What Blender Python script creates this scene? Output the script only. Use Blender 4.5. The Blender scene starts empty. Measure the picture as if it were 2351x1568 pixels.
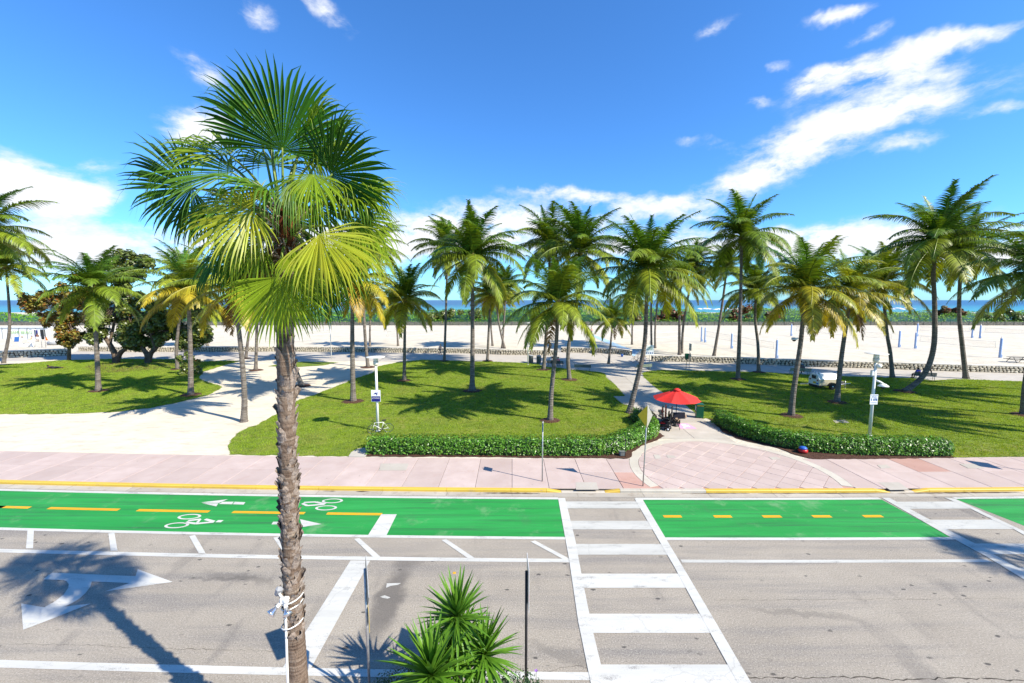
import bpy, bmesh, math, random
import numpy as np
from mathutils import Vector, Matrix, Euler
random.seed(11)
R = math.radians
scene = bpy.context.scene
COL = scene.collection

# ---------------------------------------------------------------- camera
CAMH = 9.0                       # third-floor balcony
FPX, CX, CY = 947.0, 1175.5, 784.0   # focal length and centre in a 2351 px wide copy of the photo
PITCH = math.atan((CY - 689.0) / FPX)
cd = bpy.data.cameras.new('camera')
cd.sensor_width = 36.0; cd.sensor_fit = 'HORIZONTAL'; cd.lens = FPX / 2351.0 * 36.0
cd.clip_start = 0.1; cd.clip_end = 90000
cam = bpy.data.objects.new('camera', cd); COL.objects.link(cam)
cam.location = (0, 0, CAMH); cam.rotation_euler = (R(90) - PITCH, 0, 0)
scene.camera = cam

def ray(u, v):
    x = (u - CX) / FPX; y = -(v - CY) / FPX
    c, s = math.cos(PITCH), math.sin(PITCH)
    return Vector((x, c + y * s, -s + y * c))
def G(u, v, z=0.0):
    "ground point (height z) seen at photo position u, v"
    r = ray(u, v); t = (z - CAMH) / r.z
    return Vector((r.x * t, r.y * t, z))
def D(u, v, Y):
    "point on the upright plane at distance Y seen at photo position u, v"
    r = ray(u, v); t = Y / r.y
    return Vector((r.x * t, Y, CAMH + r.z * t))
def Z5(x, y): return (x * .34188, 1033.2 + y * .34188)
def Z6(x, y): return (746.2 + x * .34188, 1033.2 + y * .34188)
def Z7(x, y): return (1547.5 + x * .34188, 1033.2 + y * .34188)

# ---------------------------------------------------------------- sun, sky, exposure
SUN_EL, SUN_SH = R(41), R(152)        # elevation; heading of the shadows (from +X)
sunvec = Vector((-math.cos(SUN_SH) * math.cos(SUN_EL), -math.sin(SUN_SH) * math.cos(SUN_EL), math.sin(SUN_EL)))
sd = bpy.data.lights.new('sun', 'SUN'); sd.energy = 5.0; sd.angle = R(0.53); sd.color = (1.0, 0.93, 0.81)
sun = bpy.data.objects.new('sun', sd); COL.objects.link(sun)
sun.rotation_euler = sunvec.to_track_quat('Z', 'Y').to_euler(); sun.location = (30, -20, 40)

scene.view_settings.view_transform = 'Standard'
scene.view_settings.look = 'None'
scene.view_settings.gamma = 1.0
scene.view_settings.use_curve_mapping = False
scene.view_settings.exposure = 0.9

class NT:
    def __init__(s, tree): s.t = tree; s.n = tree.nodes; s.l = tree.links
    def new(s, typ, **kw):
        n = s.n.new(typ)
        for k, v in kw.items(): setattr(n, k, v)
        return n
    def put(s, sock, val):
        if hasattr(val, 'is_linked') or isinstance(val, bpy.types.NodeSocket): s.l.new(val, sock)
        else: sock.default_value = val
    def math(s, op, a, b=None, c=None, clamp=False):
        n = s.new('ShaderNodeMath', operation=op, use_clamp=clamp)
        s.put(n.inputs[0], a)
        if b is not None: s.put(n.inputs[1], b)
        if c is not None: s.put(n.inputs[2], c)
        return n.outputs[0]
    def vmath(s, op, a, b=None):
        n = s.new('ShaderNodeVectorMath', operation=op)
        s.put(n.inputs[0], a)
        if b is not None:
            s.put(n.inputs['Scale'] if op == 'SCALE' else n.inputs[1], b)
        return n.outputs[0]
    def noise(s, vec, scale, detail=4, rough=.55, dist=0.0, col=False):
        n = s.new('ShaderNodeTexNoise'); s.put(n.inputs['Vector'], vec)
        n.inputs['Scale'].default_value = scale; n.inputs['Detail'].default_value = detail
        n.inputs['Roughness'].default_value = rough; n.inputs['Distortion'].default_value = dist
        return n.outputs['Color' if col else 'Fac']
    def ramp(s, f, stops):
        n = s.new('ShaderNodeValToRGB'); s.put(n.inputs[0], f); e = n.color_ramp.elements
        while len(e) < len(stops): e.new(.5)
        for i, (p, c) in enumerate(stops):
            e[i].position = p; e[i].color = (*c, 1) if isinstance(c, (tuple, list)) else (c, c, c, 1)
        return n.outputs[0]
    def smooth(s, f, lo, hi):
        n = s.new('ShaderNodeMapRange', interpolation_type='SMOOTHSTEP'); s.put(n.inputs[0], f)
        n.inputs[1].default_value = lo; n.inputs[2].default_value = hi
        return n.outputs[0]
    def mix(s, f, a, b, blend='MIX'):
        n = s.new('ShaderNodeMix', data_type='RGBA', blend_type=blend)
        s.put(n.inputs[0], f); s.put(n.inputs[6], (*a, 1) if isinstance(a, tuple) and len(a) == 3 else a)
        s.put(n.inputs[7], (*b, 1) if isinstance(b, tuple) and len(b) == 3 else b)
        return n.outputs[2]
    def mapping(s, vec, scale=(1, 1, 1), rot=(0, 0, 0), loc=(0, 0, 0)):
        n = s.new('ShaderNodeMapping'); s.put(n.inputs[0], vec)
        n.inputs[1].default_value = loc; n.inputs[2].default_value = rot; n.inputs[3].default_value = scale
        return n.outputs[0]

def build_world():
    w = bpy.data.worlds.new('World'); scene.world = w; w.use_nodes = True
    nt = NT(w.node_tree); nt.n.clear()
    out = nt.new('ShaderNodeOutputWorld'); bg = nt.new('ShaderNodeBackground')
    sky = nt.new('ShaderNodeTexSky', sky_type='NISHITA', sun_disc=False)
    sky.sun_elevation = SUN_EL
    sky.sun_rotation = math.atan2(sunvec.x, sunvec.y)
    sky.altitude = 0; sky.air_density = 1.0; sky.dust_density = 0.25; sky.ozone_density = 2.2
    skyc = nt.vmath('MULTIPLY', sky.outputs[0], tuple(SKY_STRENGTH * k for k in (.41, .85, 1.33)))
    # clouds, laid out by compass direction and elevation
    tc = nt.new('ShaderNodeTexCoord').outputs['Generated']
    dirn = nt.vmath('NORMALIZE', tc)
    sep = nt.new('ShaderNodeSeparateXYZ'); nt.l.new(dirn, sep.inputs[0])
    az = nt.math('ARCTAN2', sep.outputs[0], sep.outputs[1]); el = nt.math('ARCSINE', sep.outputs[2])
    cmb = nt.new('ShaderNodeCombineXYZ'); nt.l.new(az, cmb.inputs[0]); nt.l.new(el, cmb.inputs[1])
    ae = cmb.outputs[0]
    wrp = nt.noise(nt.vmath('ADD', ae, (3.1, 1.7, 0)), 5.0, 5, .6, col=True)
    wrp = nt.vmath('SCALE', nt.vmath('SUBTRACT', wrp, (.5, .5, .5)), 0.10)
    aw = nt.vmath('ADD', ae, wrp)
    total = None
    for (u, v, ru, rv, rot, st) in CLOUDS:
        def ae_(x, y):
            r = ray(x, y).normalized(); return np.array((math.atan2(r.x, r.y), math.asin(r.z)))
        a0, e0 = ae_(u, v); cr, sr = math.cos(R(rot)), math.sin(R(rot))
        e1 = (ae_(u + cr * 20, v + sr * 20) - ae_(u - cr * 20, v - sr * 20)) / 40; e2 = (ae_(u - sr * 8, v + cr * 8) - ae_(u + sr * 8, v - cr * 8)) / 16
        ru, rv, rot = float(np.hypot(*e1)) * ru, float(np.hypot(*e2)) * rv, -math.degrees(math.atan2(e1[1], e1[0])); k = CLOUD_SHRINK
        n = nt.new('ShaderNodeMapping', vector_type='TEXTURE'); nt.put(n.inputs[0], aw)
        n.inputs[1].default_value = (a0, e0, 0); n.inputs[2].default_value = (0, 0, R(-rot)); n.inputs[3].default_value = (ru / k, rv / k, 1); m = n.outputs[0]
        d = nt.new('ShaderNodeVectorMath', operation='DOT_PRODUCT'); nt.l.new(m, d.inputs[0]); nt.l.new(m, d.inputs[1])
        g = nt.math('EXPONENT', nt.math('MULTIPLY', d.outputs['Value'], -1.0))
        g = nt.math('MULTIPLY', g, st * 1.12 + .06)
        total = g if total is None else nt.math('ADD', total, g)
    # streaky fine structure
    st1 = nt.noise(nt.mapping(aw, rot=(0, 0, R(-17)), scale=(6.5, 20, 1)), 1.0, 7, .66)
    st2 = nt.noise(nt.mapping(ae, scale=(11, 19, 1)), 1.4, 6, .62)
    f = nt.math('ADD', nt.math('MULTIPLY', st1, .62), nt.math('MULTIPLY', st2, .5))
    f = nt.math('SUBTRACT', f, .56)
    dens = nt.math('ADD', total, nt.math('MULTIPLY', f, nt.math('ADD', nt.math('MULTIPLY', total, 3.6), .30)))
    dens = nt.smooth(dens, .32, 1.45)
    dens = nt.math('MULTIPLY', dens, nt.smooth(sep.outputs[2], -.01, .03))
    # thin haze of far clouds near the horizon
    ccol = nt.mix(nt.smooth(nt.math('ADD', st2, nt.math('MULTIPLY', total, .25)), .3, .75), (.44, .50, .60), (.56, .58, .61))
    fin = nt.mix(dens, skyc, ccol)
    nt.l.new(fin, bg.inputs['Color']); bg.inputs['Strength'].default_value = 1.0
    nt.l.new(bg.outputs[0], out.inputs[0])
SKY_STRENGTH = 0.104
# photo position, radii in photo px, tilt, strength: the clouds seen in the sky
CLOUDS = [(1200, 575, 800, 42, 0, .62), (2150, 585, 420, 40, 0, .6), (350, 560, 380, 50, 0, .62), (2000, 225, 260, 60, -14, .34), (95, 430, 180, 68, 4, 1.3), (30, 395, 110, 55, 0, 1.1), (205, 455, 75, 40, 0, .7), (225, 382, 45, 20, 0, .5),
    (475, 150, 90, 42, 22, .85), (590, 18, 70, 34, 30, .8), (745, 22, 100, 30, 30, .8), (415, 290, 70, 50, -10, 1.1), (500, 285, 60, 55, -10, 1.1),
    (100, 590, 260, 55, 0, .75), (60, 520, 120, 28, 0, .3),
    (1110, 505, 240, 46, 0, 1.05), (1350, 455, 190, 20, 4, .95), (1480, 490, 190, 26, -6, .8), (1000, 550, 190, 40, 0, .85),
    (1950, 300, 330, 46, -14, 1.25), (1760, 405, 190, 34, -14, 1.2), (2080, 345, 110, 20, -14, .7), (2010, 165, 190, 50, -8, 1.05), (1850, 195, 80, 34, -25, .8),
    (2230, 85, 200, 24, -14, .85), (2300, 265, 120, 15, -12, .55), (1640, 60, 75, 22, -25, .65), (1900, 35, 100, 22, -15, .7), (1985, 75, 70, 22, -15, .7), (1960, 10, 60, 18, -20, .5),
    (1920, 548, 260, 36, -3, 1.15), (1610, 500, 60, 14, -4, .6), (2300, 575, 140, 26, -3, .8), (2330, 515, 120, 8, -4, .35), (1550, 560, 300, 40, 0, .45), (740, 560, 200, 40, 0, .6),
    (1575, 318, 50, 16, 0, .5), (1650, 328, 35, 14, 0, .45), (1780, 150, 36, 16, 0, .55), (1725, 247, 36, 18, 0, .6)]
CLOUD_SHRINK = 1.1
build_world()
scene.world.cycles.sampling_method = 'NONE'

# ---------------------------------------------------------------- object helpers
def link(o, parent=None):
    COL.objects.link(o)
    if parent is not None: o.parent = parent
    return o
def tag(o, label=None, cat=None, group=None, kind=None):
    if label: o['label'] = label
    if cat: o['category'] = cat
    if group: o['group'] = group
    if kind: o['kind'] = kind
    return o
def thing(name, label, cat, loc=(0, 0, 0), rz=0.0, group=None):
    o = bpy.data.objects.new(name, None); link(o)
    o.empty_display_size = .2
    o.location = loc; o.rotation_euler = (0, 0, rz)
    return tag(o, label, cat, group)
class MB:
    "collects geometry for ONE mesh object"
    def __init__(s): s.v = []; s.f = []; s.m = []; s.sm = []; s.T = Matrix()
    def pt(s, p): s.v.append(tuple(s.T @ Vector(p))); return len(s.v) - 1
    def face(s, idx, m=0, smooth=False): s.f.append(idx); s.m.append(m); s.sm.append(smooth)
    def poly(s, pts, m=0, smooth=False): s.face([s.pt(p) for p in pts], m, smooth); return s
    def box(s, c, size, rz=0.0, m=0, rot=None, bev=0.0):
        Mx = Matrix.Translation(Vector(c)) @ (rot.to_matrix().to_4x4() if rot is not None else Matrix.Rotation(rz, 4, 'Z'))
        x, y, z = size[0] / 2, size[1] / 2, size[2] / 2
        if bev <= 0:
            i = [s.pt(Mx @ Vector(p)) for p in ((-x, -y, -z), (x, -y, -z), (x, y, -z), (-x, y, -z), (-x, -y, z), (x, -y, z), (x, y, z), (-x, y, z))]
            for q in ((0, 3, 2, 1), (4, 5, 6, 7), (0, 1, 5, 4), (1, 2, 6, 5), (2, 3, 7, 6), (3, 0, 4, 7)): s.face([i[k] for k in q], m)
        else:
            b = min(bev, x * .9, y * .9, z * .9)
            rings = []
            for zz, ins in ((-z, b), (-z + b, 0), (z - b, 0), (z, b)):
                rings.append([s.pt(Mx @ Vector(p)) for p in ((-x + b, -y + ins, zz), (x - b, -y + ins, zz), (x - ins, -y + b, zz), (x - ins, y - b, zz), (x - b, y - ins, zz), (-x + b, y - ins, zz), (-x + ins, y - b, zz), (-x + ins, -y + b, zz))])
            s.face(rings[0][::-1], m); s.face(rings[3], m)
            for a, bb in zip(rings, rings[1:]):
                for k in range(8): s.face([a[k], a[(k + 1) % 8], bb[(k + 1) % 8], bb[k]], m)
        return s
    def tube(s, pts, rad, n=8, m=0, cap=True, smooth=True):
        pts = [Vector(p) for p in pts]
        if not isinstance(rad, (list, tuple)): rad = [rad] * len(pts)
        rings = []; up = None
        for k, p in enumerate(pts):
            t = (pts[min(k + 1, len(pts) - 1)] - pts[max(k - 1, 0)]).normalized()
            if up is None:
                up = Vector((0, 0, 1)) if abs(t.z) < .9 else Vector((0, 1, 0))
            a = t.cross(up).normalized() if t.cross(up).length > 1e-6 else t.orthogonal().normalized()
            b = a.cross(t).normalized(); up = b
            rings.append([s.pt(p + (a * math.cos(2 * math.pi * j / n) + b * math.sin(2 * math.pi * j / n)) * rad[k]) for j in range(n)])
        for a, b in zip(rings, rings[1:]):
            for j in range(n): s.face([a[j], a[(j + 1) % n], b[(j + 1) % n], b[j]], m, smooth)
        if cap: s.face(rings[0][::-1], m); s.face(rings[-1], m)
        return s
    def lathe(s, prof, c=(0, 0, 0), n=16, m=0, smooth=True, rot=None):
        c = Vector(c); rings = []
        for r, z in prof:
            rg = []
            for j in range(n):
                p = Vector((r * math.cos(2 * math.pi * j / n), r * math.sin(2 * math.pi * j / n), z))
                if rot is not None: p = rot @ p
                rg.append(s.pt(c + p))
            rings.append(rg)
        for a, b in zip(rings, rings[1:]):
            for j in range(n): s.face([a[j], a[(j + 1) % n], b[(j + 1) % n], b[j]], m, smooth)
        if prof[0][0] > 1e-6: s.face(rings[0][::-1], m)
        if prof[-1][0] > 1e-6: s.face(rings[-1], m)
        return s
    def mesh(s, name, mats):
        me = bpy.data.meshes.new(name); me.from_pydata(s.v, [], s.f)
        for q in (mats if isinstance(mats, (list, tuple)) else [mats]): me.materials.append(q)
        me.polygons.foreach_set('material_index', s.m); me.polygons.foreach_set('use_smooth', s.sm)
        me.update(); return me
    def build(s, name, mats, parent=None):
        o = bpy.data.objects.new(name, s.mesh(name, mats)); return link(o, parent)
def inst(name, me, parent=None, loc=(0, 0, 0), rot=(0, 0, 0), sc=1.0, color=None):
    o = bpy.data.objects.new(name, me); link(o, parent)
    o.location = loc; o.rotation_euler = rot
    o.scale = (sc, sc, sc) if not isinstance(sc, (tuple, list)) else sc
    if color: o.color = (*color, 1)
    return o
def sheet(name, pts, z, mat, parent=None, kind=None, thick=0.0):
    "flat polygon at height z, optionally with thickness below"
    bm = bmesh.new()
    vs = [bm.verts.new((p[0], p[1], z)) for p in pts]
    f = bm.faces.new(vs); f.normal_update()
    if f.normal.z < 0: f.normal_flip()
    if thick:
        r = bmesh.ops.extrude_face_region(bm, geom=[f])
        for e in r['geom']:
            if isinstance(e, bmesh.types.BMVert): e.co.z -= thick
        bmesh.ops.recalc_face_normals(bm, faces=bm.faces)
    bmesh.ops.triangulate(bm, faces=[q for q in bm.faces if len(q.verts) > 4])
    me = bpy.data.meshes.new(name); bm.to_mesh(me); bm.free(); me.materials.append(mat)
    o = bpy.data.objects.new(name, me); link(o, parent)
    if kind: o['kind'] = kind
    return o
def clip(poly, nx, ny, d):
    "keep the side nx*x+ny*y <= d of a 2-D polygon"
    out = []
    for i in range(len(poly)):
        a, b = poly[i], poly[(i + 1) % len(poly)]
        da, db = nx * a[0] + ny * a[1] - d, nx * b[0] + ny * b[1] - d
        if da <= 0: out.append((a[0], a[1]))
        if (da < 0 < db) or (db < 0 < da):
            t = da / (da - db); out.append((a[0] + (b[0] - a[0]) * t, a[1] + (b[1] - a[1]) * t))
    return out
def area(p): return abs(sum(p[i][0] * p[(i + 1) % len(p)][1] - p[(i + 1) % len(p)][0] * p[i][1] for i in range(len(p)))) / 2
def slab(name, poly, z, th, mat, parent, bev=.008):
    "one paving piece: polygon with worn (bevelled) top edges and depth"
    n = len(poly); c = (sum(p[0] for p in poly) / n, sum(p[1] for p in poly) / n)
    if sum(poly[i][0] * poly[(i + 1) % n][1] - poly[(i + 1) % n][0] * poly[i][1] for i in range(n)) < 0: poly = poly[::-1]
    b = MB(); rings = []
    for zz, ins in ((z - th, 0), (z - bev, 0), (z, bev)):
        rg = []
        for p in poly:
            d = Vector((c[0] - p[0], c[1] - p[1], 0)); L = max(d.length, 1e-6)
            rg.append(b.pt((p[0] + d.x / L * ins * 1.4, p[1] + d.y / L * ins * 1.4, zz)))
        rings.append(rg)
    for a, q in zip(rings, rings[1:]):
        for k in range(n): b.face([a[k], a[(k + 1) % n], q[(k + 1) % n], q[k]])
    b.face(rings[-1])
    return b.build(name, mat, parent)
def textmesh(body, size, mat, parent, M, name='lettering', ext=.002, align='CENTER'):
    cu = bpy.data.curves.new(name, 'FONT'); cu.body = body; cu.size = size; cu.align_x = align; cu.align_y = 'CENTER'; cu.extrude = ext; cu.resolution_u = 2
    t = bpy.data.objects.new(name, cu); COL.objects.link(t)
    dg = bpy.context.evaluated_depsgraph_get()
    me = bpy.data.meshes.new_from_object(t.evaluated_get(dg)); bpy.data.objects.remove(t)
    me.materials.clear(); me.materials.append(mat)
    o = bpy.data.objects.new(name, me); link(o, parent); o.matrix_basis = M
    return o
# ---------------------------------------------------------------- materials
def newmat(name):
    m = bpy.data.materials.new(name); m.use_nodes = True
    nt = NT(m.node_tree); b = nt.n['Principled BSDF']
    b.inputs['Specular IOR Level'].default_value = .3
    return m, nt, b
def pos(nt): return nt.new('ShaderNodeNewGeometry').outputs['Position']
def bump(nt, b, h, dist=.02, strength=.6):
    n = nt.new('ShaderNodeBump'); n.inputs['Strength'].default_value = strength; n.inputs['Distance'].default_value = dist
    nt.put(n.inputs['Height'], h); nt.l.new(n.outputs[0], b.inputs['Normal'])
def simple(name, c, rough=.5, metal=0.0, vary=.12, scale=6.0, bmp=0.0, spec=.3, obj=True):
    m, nt, b = newmat(name)
    p = nt.new('ShaderNodeTexCoord').outputs['Object'] if obj else pos(nt)
    n = nt.noise(p, scale, 5, .6)
    lo = tuple(max(0, x * (1 - vary * 1.6)) for x in c); hi = tuple(min(1, x * (1 + vary)) for x in c)
    nt.l.new(nt.ramp(n, [(.3, lo), (.7, hi)]), b.inputs['Base Color'])
    b.inputs['Roughness'].default_value = rough; b.inputs['Metallic'].default_value = metal
    b.inputs['Specular IOR Level'].default_value = spec
    if bmp: bump(nt, b, n, bmp, .5)
    return m
def asphalt():
    m, nt, b = newmat('asphalt'); p = pos(nt)
    base = nt.ramp(nt.noise(p, .35, 5, .6), [(.3, (.270, .234, .184)), (.7, (.34, .298, .237))])
    streak = nt.noise(nt.mapping(p, scale=(.12, 1.6, 1)), 1.0, 6, .62)
    base = nt.mix(nt.smooth(streak, .42, .72), base, (.21, .19, .165))
    sp = nt.noise(p, 26, 4, .85)
    base = nt.mix(nt.math('MULTIPLY', nt.smooth(sp, .52, .66), .75), base, (.50, .46, .40))
    base = nt.mix(nt.math('MULTIPLY', nt.smooth(sp, .47, .34), .75), base, (.085, .076, .066))
    vo = nt.new('ShaderNodeTexVoronoi'); nt.l.new(nt.mapping(nt.vmath('ADD', p, nt.vmath('SCALE', nt.noise(p, 9, 3, col=True), .10)), scale=(.9, 1.7, 1)), vo.inputs['Vector']); vo.inputs['Scale'].default_value = 1.5
    gate = nt.smooth(vo.outputs['Color'], .35, .6)
    spot = nt.math('MULTIPLY', nt.smooth(vo.outputs['Distance'], .13, .07), nt.smooth(nt.noise(nt.mapping(p, scale=(.18, .5, 1)), 1.0, 3), .36, .52))
    base = nt.mix(nt.math('MULTIPLY', spot, .8), base, (.035, .033, .032))
    # oil darkened track in the parking bay
    dk = nt.smooth(nt.noise(nt.mapping(p, scale=(1.1, .28, 1), rot=(0, 0, R(8))), .8, 5, .6), .56, .72)
    base = nt.mix(nt.math('MULTIPLY', dk, .35), base, (.09, .083, .08))
    for (ua, va, ub, vb, hw, st) in ((930, 1290, 845, 1490, .42, .75), (905, 1290, 985, 1285, .35, .5), (1200, 1470, 1450, 1560, .18, .35), (460, 1310, 640, 1345, .18, .45), (420, 1325, 600, 1330, .10, .5), (1700, 1400, 2000, 1420, .12, .35)):
        A, B = G(ua, va), G(ub, vb); c = (A + B) / 2; L = (B - A).length / 2; an = math.atan2(B.y - A.y, B.x - A.x)
        mp = nt.new('ShaderNodeMapping', vector_type='TEXTURE'); nt.put(mp.inputs[0], nt.vmath('ADD', p, nt.vmath('SCALE', nt.vmath('SUBTRACT', nt.noise(p, 1.3, 5, .65, col=True), (.5, .5, .5)), .9)))
        mp.inputs[1].default_value = (c.x, c.y, 0); mp.inputs[2].default_value = (0, 0, an); mp.inputs[3].default_value = (L * 1.25, hw * 1.4, 1e6)
        dn = nt.new('ShaderNodeVectorMath', operation='LENGTH'); nt.l.new(mp.outputs[0], dn.inputs[0])
        base = nt.mix(nt.math('MULTIPLY', nt.smooth(dn.outputs['Value'], 1.0, .35), st), base, (.10, .09, .08))
    nt.l.new(base, b.inputs['Base Color']); b.inputs['Roughness'].default_value = .85
    bump(nt, b, nt.math('ADD', sp, nt.math('MULTIPLY', nt.noise(p, 130, 2), .6)), .012, .8)
    return m
def paint(name, c, wear=(.15, .14, .13), lo=.60, hi=.72, rough=.55):
    m, nt, b = newmat(name); p = pos(nt)
    n1 = nt.noise(nt.mapping(p, scale=(.5, 1.6, 1)), 2.2, 8, .7); n2 = nt.noise(p, 45, 3, .75)
    mixf = nt.math('ADD', nt.math('MULTIPLY', n1, .62), nt.math('MULTIPLY', n2, .38))
    col = nt.ramp(nt.noise(nt.mapping(p, scale=(.25, 2.2, 1)), 1.2, 6, .65), [(.3, tuple(x * .80 for x in c)), (.68, c)])
    ck = nt.new('ShaderNodeTexVoronoi', feature='DISTANCE_TO_EDGE'); nt.l.new(nt.vmath('ADD', p, nt.vmath('SCALE', nt.noise(p, 3, 3, col=True), .35)), ck.inputs['Vector']); ck.inputs['Scale'].default_value = .3
    col = nt.mix(nt.math('MULTIPLY', nt.smooth(ck.outputs['Distance'], .006, .002), .18), col, wear)
    col = nt.mix(nt.math('MULTIPLY', nt.smooth(mixf, lo, hi), .8), col, wear)
    nt.l.new(col, b.inputs['Base Color']); b.inputs['Roughness'].default_value = rough
    bump(nt, b, n2, .006, .5)
    return m
def greenpaint():
    m, nt, b = newmat('green_lane_paint'); p = pos(nt)
    col = nt.ramp(nt.noise(nt.mapping(p, scale=(.10, 1.0, 1)), 1.3, 6, .65), [(.3, (.012, .19, .035)), (.5, (.017, .25, .045)), (.72, (.03, .30, .065))])
    st = nt.noise(nt.mapping(p, scale=(.10, 3.2, 1)), 1.6, 7, .7)
    col = nt.mix(nt.math('MULTIPLY', nt.smooth(st, .46, .70), .75), col, (.03, .10, .045))
    n2 = nt.noise(p, 46, 3, .75)
    col = nt.mix(nt.math('MULTIPLY', nt.smooth(n2, .62, .78), .55), col, (.16, .36, .15))
    col = nt.mix(nt.math('MULTIPLY', nt.smooth(nt.noise(p, .55, 8, .72), .54, .70), .5), col, (.19, .31, .16))
    col = nt.mix(nt.math('MULTIPLY', nt.smooth(nt.noise(nt.mapping(p, scale=(.9, .35, 1), rot=(0, 0, .5)), .7, 7, .7), .56, .72), .45), col, (.05, .15, .06))
    nt.l.new(col, b.inputs['Base Color']); b.inputs['Roughness'].default_value = .75
    bump(nt, b, n2, .010, .7)
    return m
def concrete(name, c1, c2, stain=(.30, .24, .19), sc=1.0, st=.5):
    m, nt, b = newmat(name); p = pos(nt)
    oi = nt.new('ShaderNodeObjectInfo').outputs['Random']
    col = nt.ramp(nt.noise(p, .9 * sc, 6, .6), [(.3, c1), (.7, c2)])
    col = nt.mix(nt.math('MULTIPLY', oi, .5), col, tuple(x * .76 for x in c1))
    col = nt.mix(nt.math('MULTIPLY', nt.smooth(nt.noise(nt.vmath('ADD', p, (9, 3, 0)), 1.7 * sc, 8, .7), .52, .76), st), col, stain)
    f = nt.noise(p, 60, 3, .7)
    col = nt.mix(nt.math('MULTIPLY', nt.smooth(f, .56, .75), .3), col, tuple(x * .6 for x in c1))
    vo = nt.new('ShaderNodeTexVoronoi'); nt.l.new(nt.vmath('ADD', p, nt.vmath('SCALE', nt.noise(p, 12, 2, col=True), .06)), vo.inputs['Vector']); vo.inputs['Scale'].default_value = 1.25
    col = nt.mix(nt.math('MULTIPLY', nt.smooth(vo.outputs['Distance'], .055, .03), .6), col, (.10, .085, .08))
    nt.l.new(col, b.inputs['Base Color']); b.inputs['Roughness'].default_value = .8
    bump(nt, b, f, .006, .5)
    return m
def sand_mat(name='sand_pale', c1=(.50, .445, .345), c2=(.60, .545, .44), rip=.10):
    m, nt, b = newmat(name); p = pos(nt)
    n1 = nt.noise(p, .3, 6, .6); n2 = nt.noise(nt.mapping(p, scale=(.55, 1.5, 1)), 1.6, 6, .65)
    col = nt.ramp(n1, [(.3, c1), (.7, c2)])
    col = nt.mix(nt.math('MULTIPLY', nt.smooth(n2, .50, .68), .45), col, tuple(x * .60 for x in c1))
    nt.l.new(col, b.inputs['Base Color']); b.inputs['Roughness'].default_value = .95
    b.inputs['Specular IOR Level'].default_value = .1
    bump(nt, b, nt.math('ADD', n2, nt.math('MULTIPLY', nt.noise(p, 14, 4), .25)), rip * 2.2, .6)
    return m
def lawn_mat():
    m, nt, b = newmat('lawn_soil'); p = pos(nt)
    col = nt.ramp(nt.noise(p, .45, 6, .62), [(.32, (.085, .155, .012)), (.52, (.14, .21, .018)), (.72, (.25, .245, .05))])
    f = nt.noise(p, 16, 4, .75)
    col = nt.mix(nt.smooth(f, .42, .7), col, (.19, .21, .05))
    col = nt.mix(nt.math('MULTIPLY', nt.smooth(f, .48, .28), .8), col, (.02, .035, .006))
    col = nt.mix(nt.math('MULTIPLY', nt.smooth(nt.noise(nt.mapping(p, scale=(.35, 1.0, 1), loc=(3, 1, 0)), .5, 5, .6), .56, .74), .55), col, (.22, .185, .07))
    nt.l.new(col, b.inputs['Base Color']); b.inputs['Roughness'].default_value = .9
    b.inputs['Specular IOR Level'].default_value = .1
    bump(nt, b, f, .06, .9)
    return m
def mulch_mat():
    m, nt, b = newmat('mulch_bark'); p = pos(nt)
    f = nt.noise(nt.vmath('ADD', p, nt.vmath('SCALE', nt.noise(p, 8, 2, col=True), .2)), 14, 4, .75)
    nt.l.new(nt.ramp(f, [(.3, (.022, .010, .006)), (.55, (.085, .038, .022)), (.75, (.19, .11, .07))]), b.inputs['Base Color'])
    b.inputs['Roughness'].default_value = .95; bump(nt, b, f, .08, 1.0)
    return m
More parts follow.
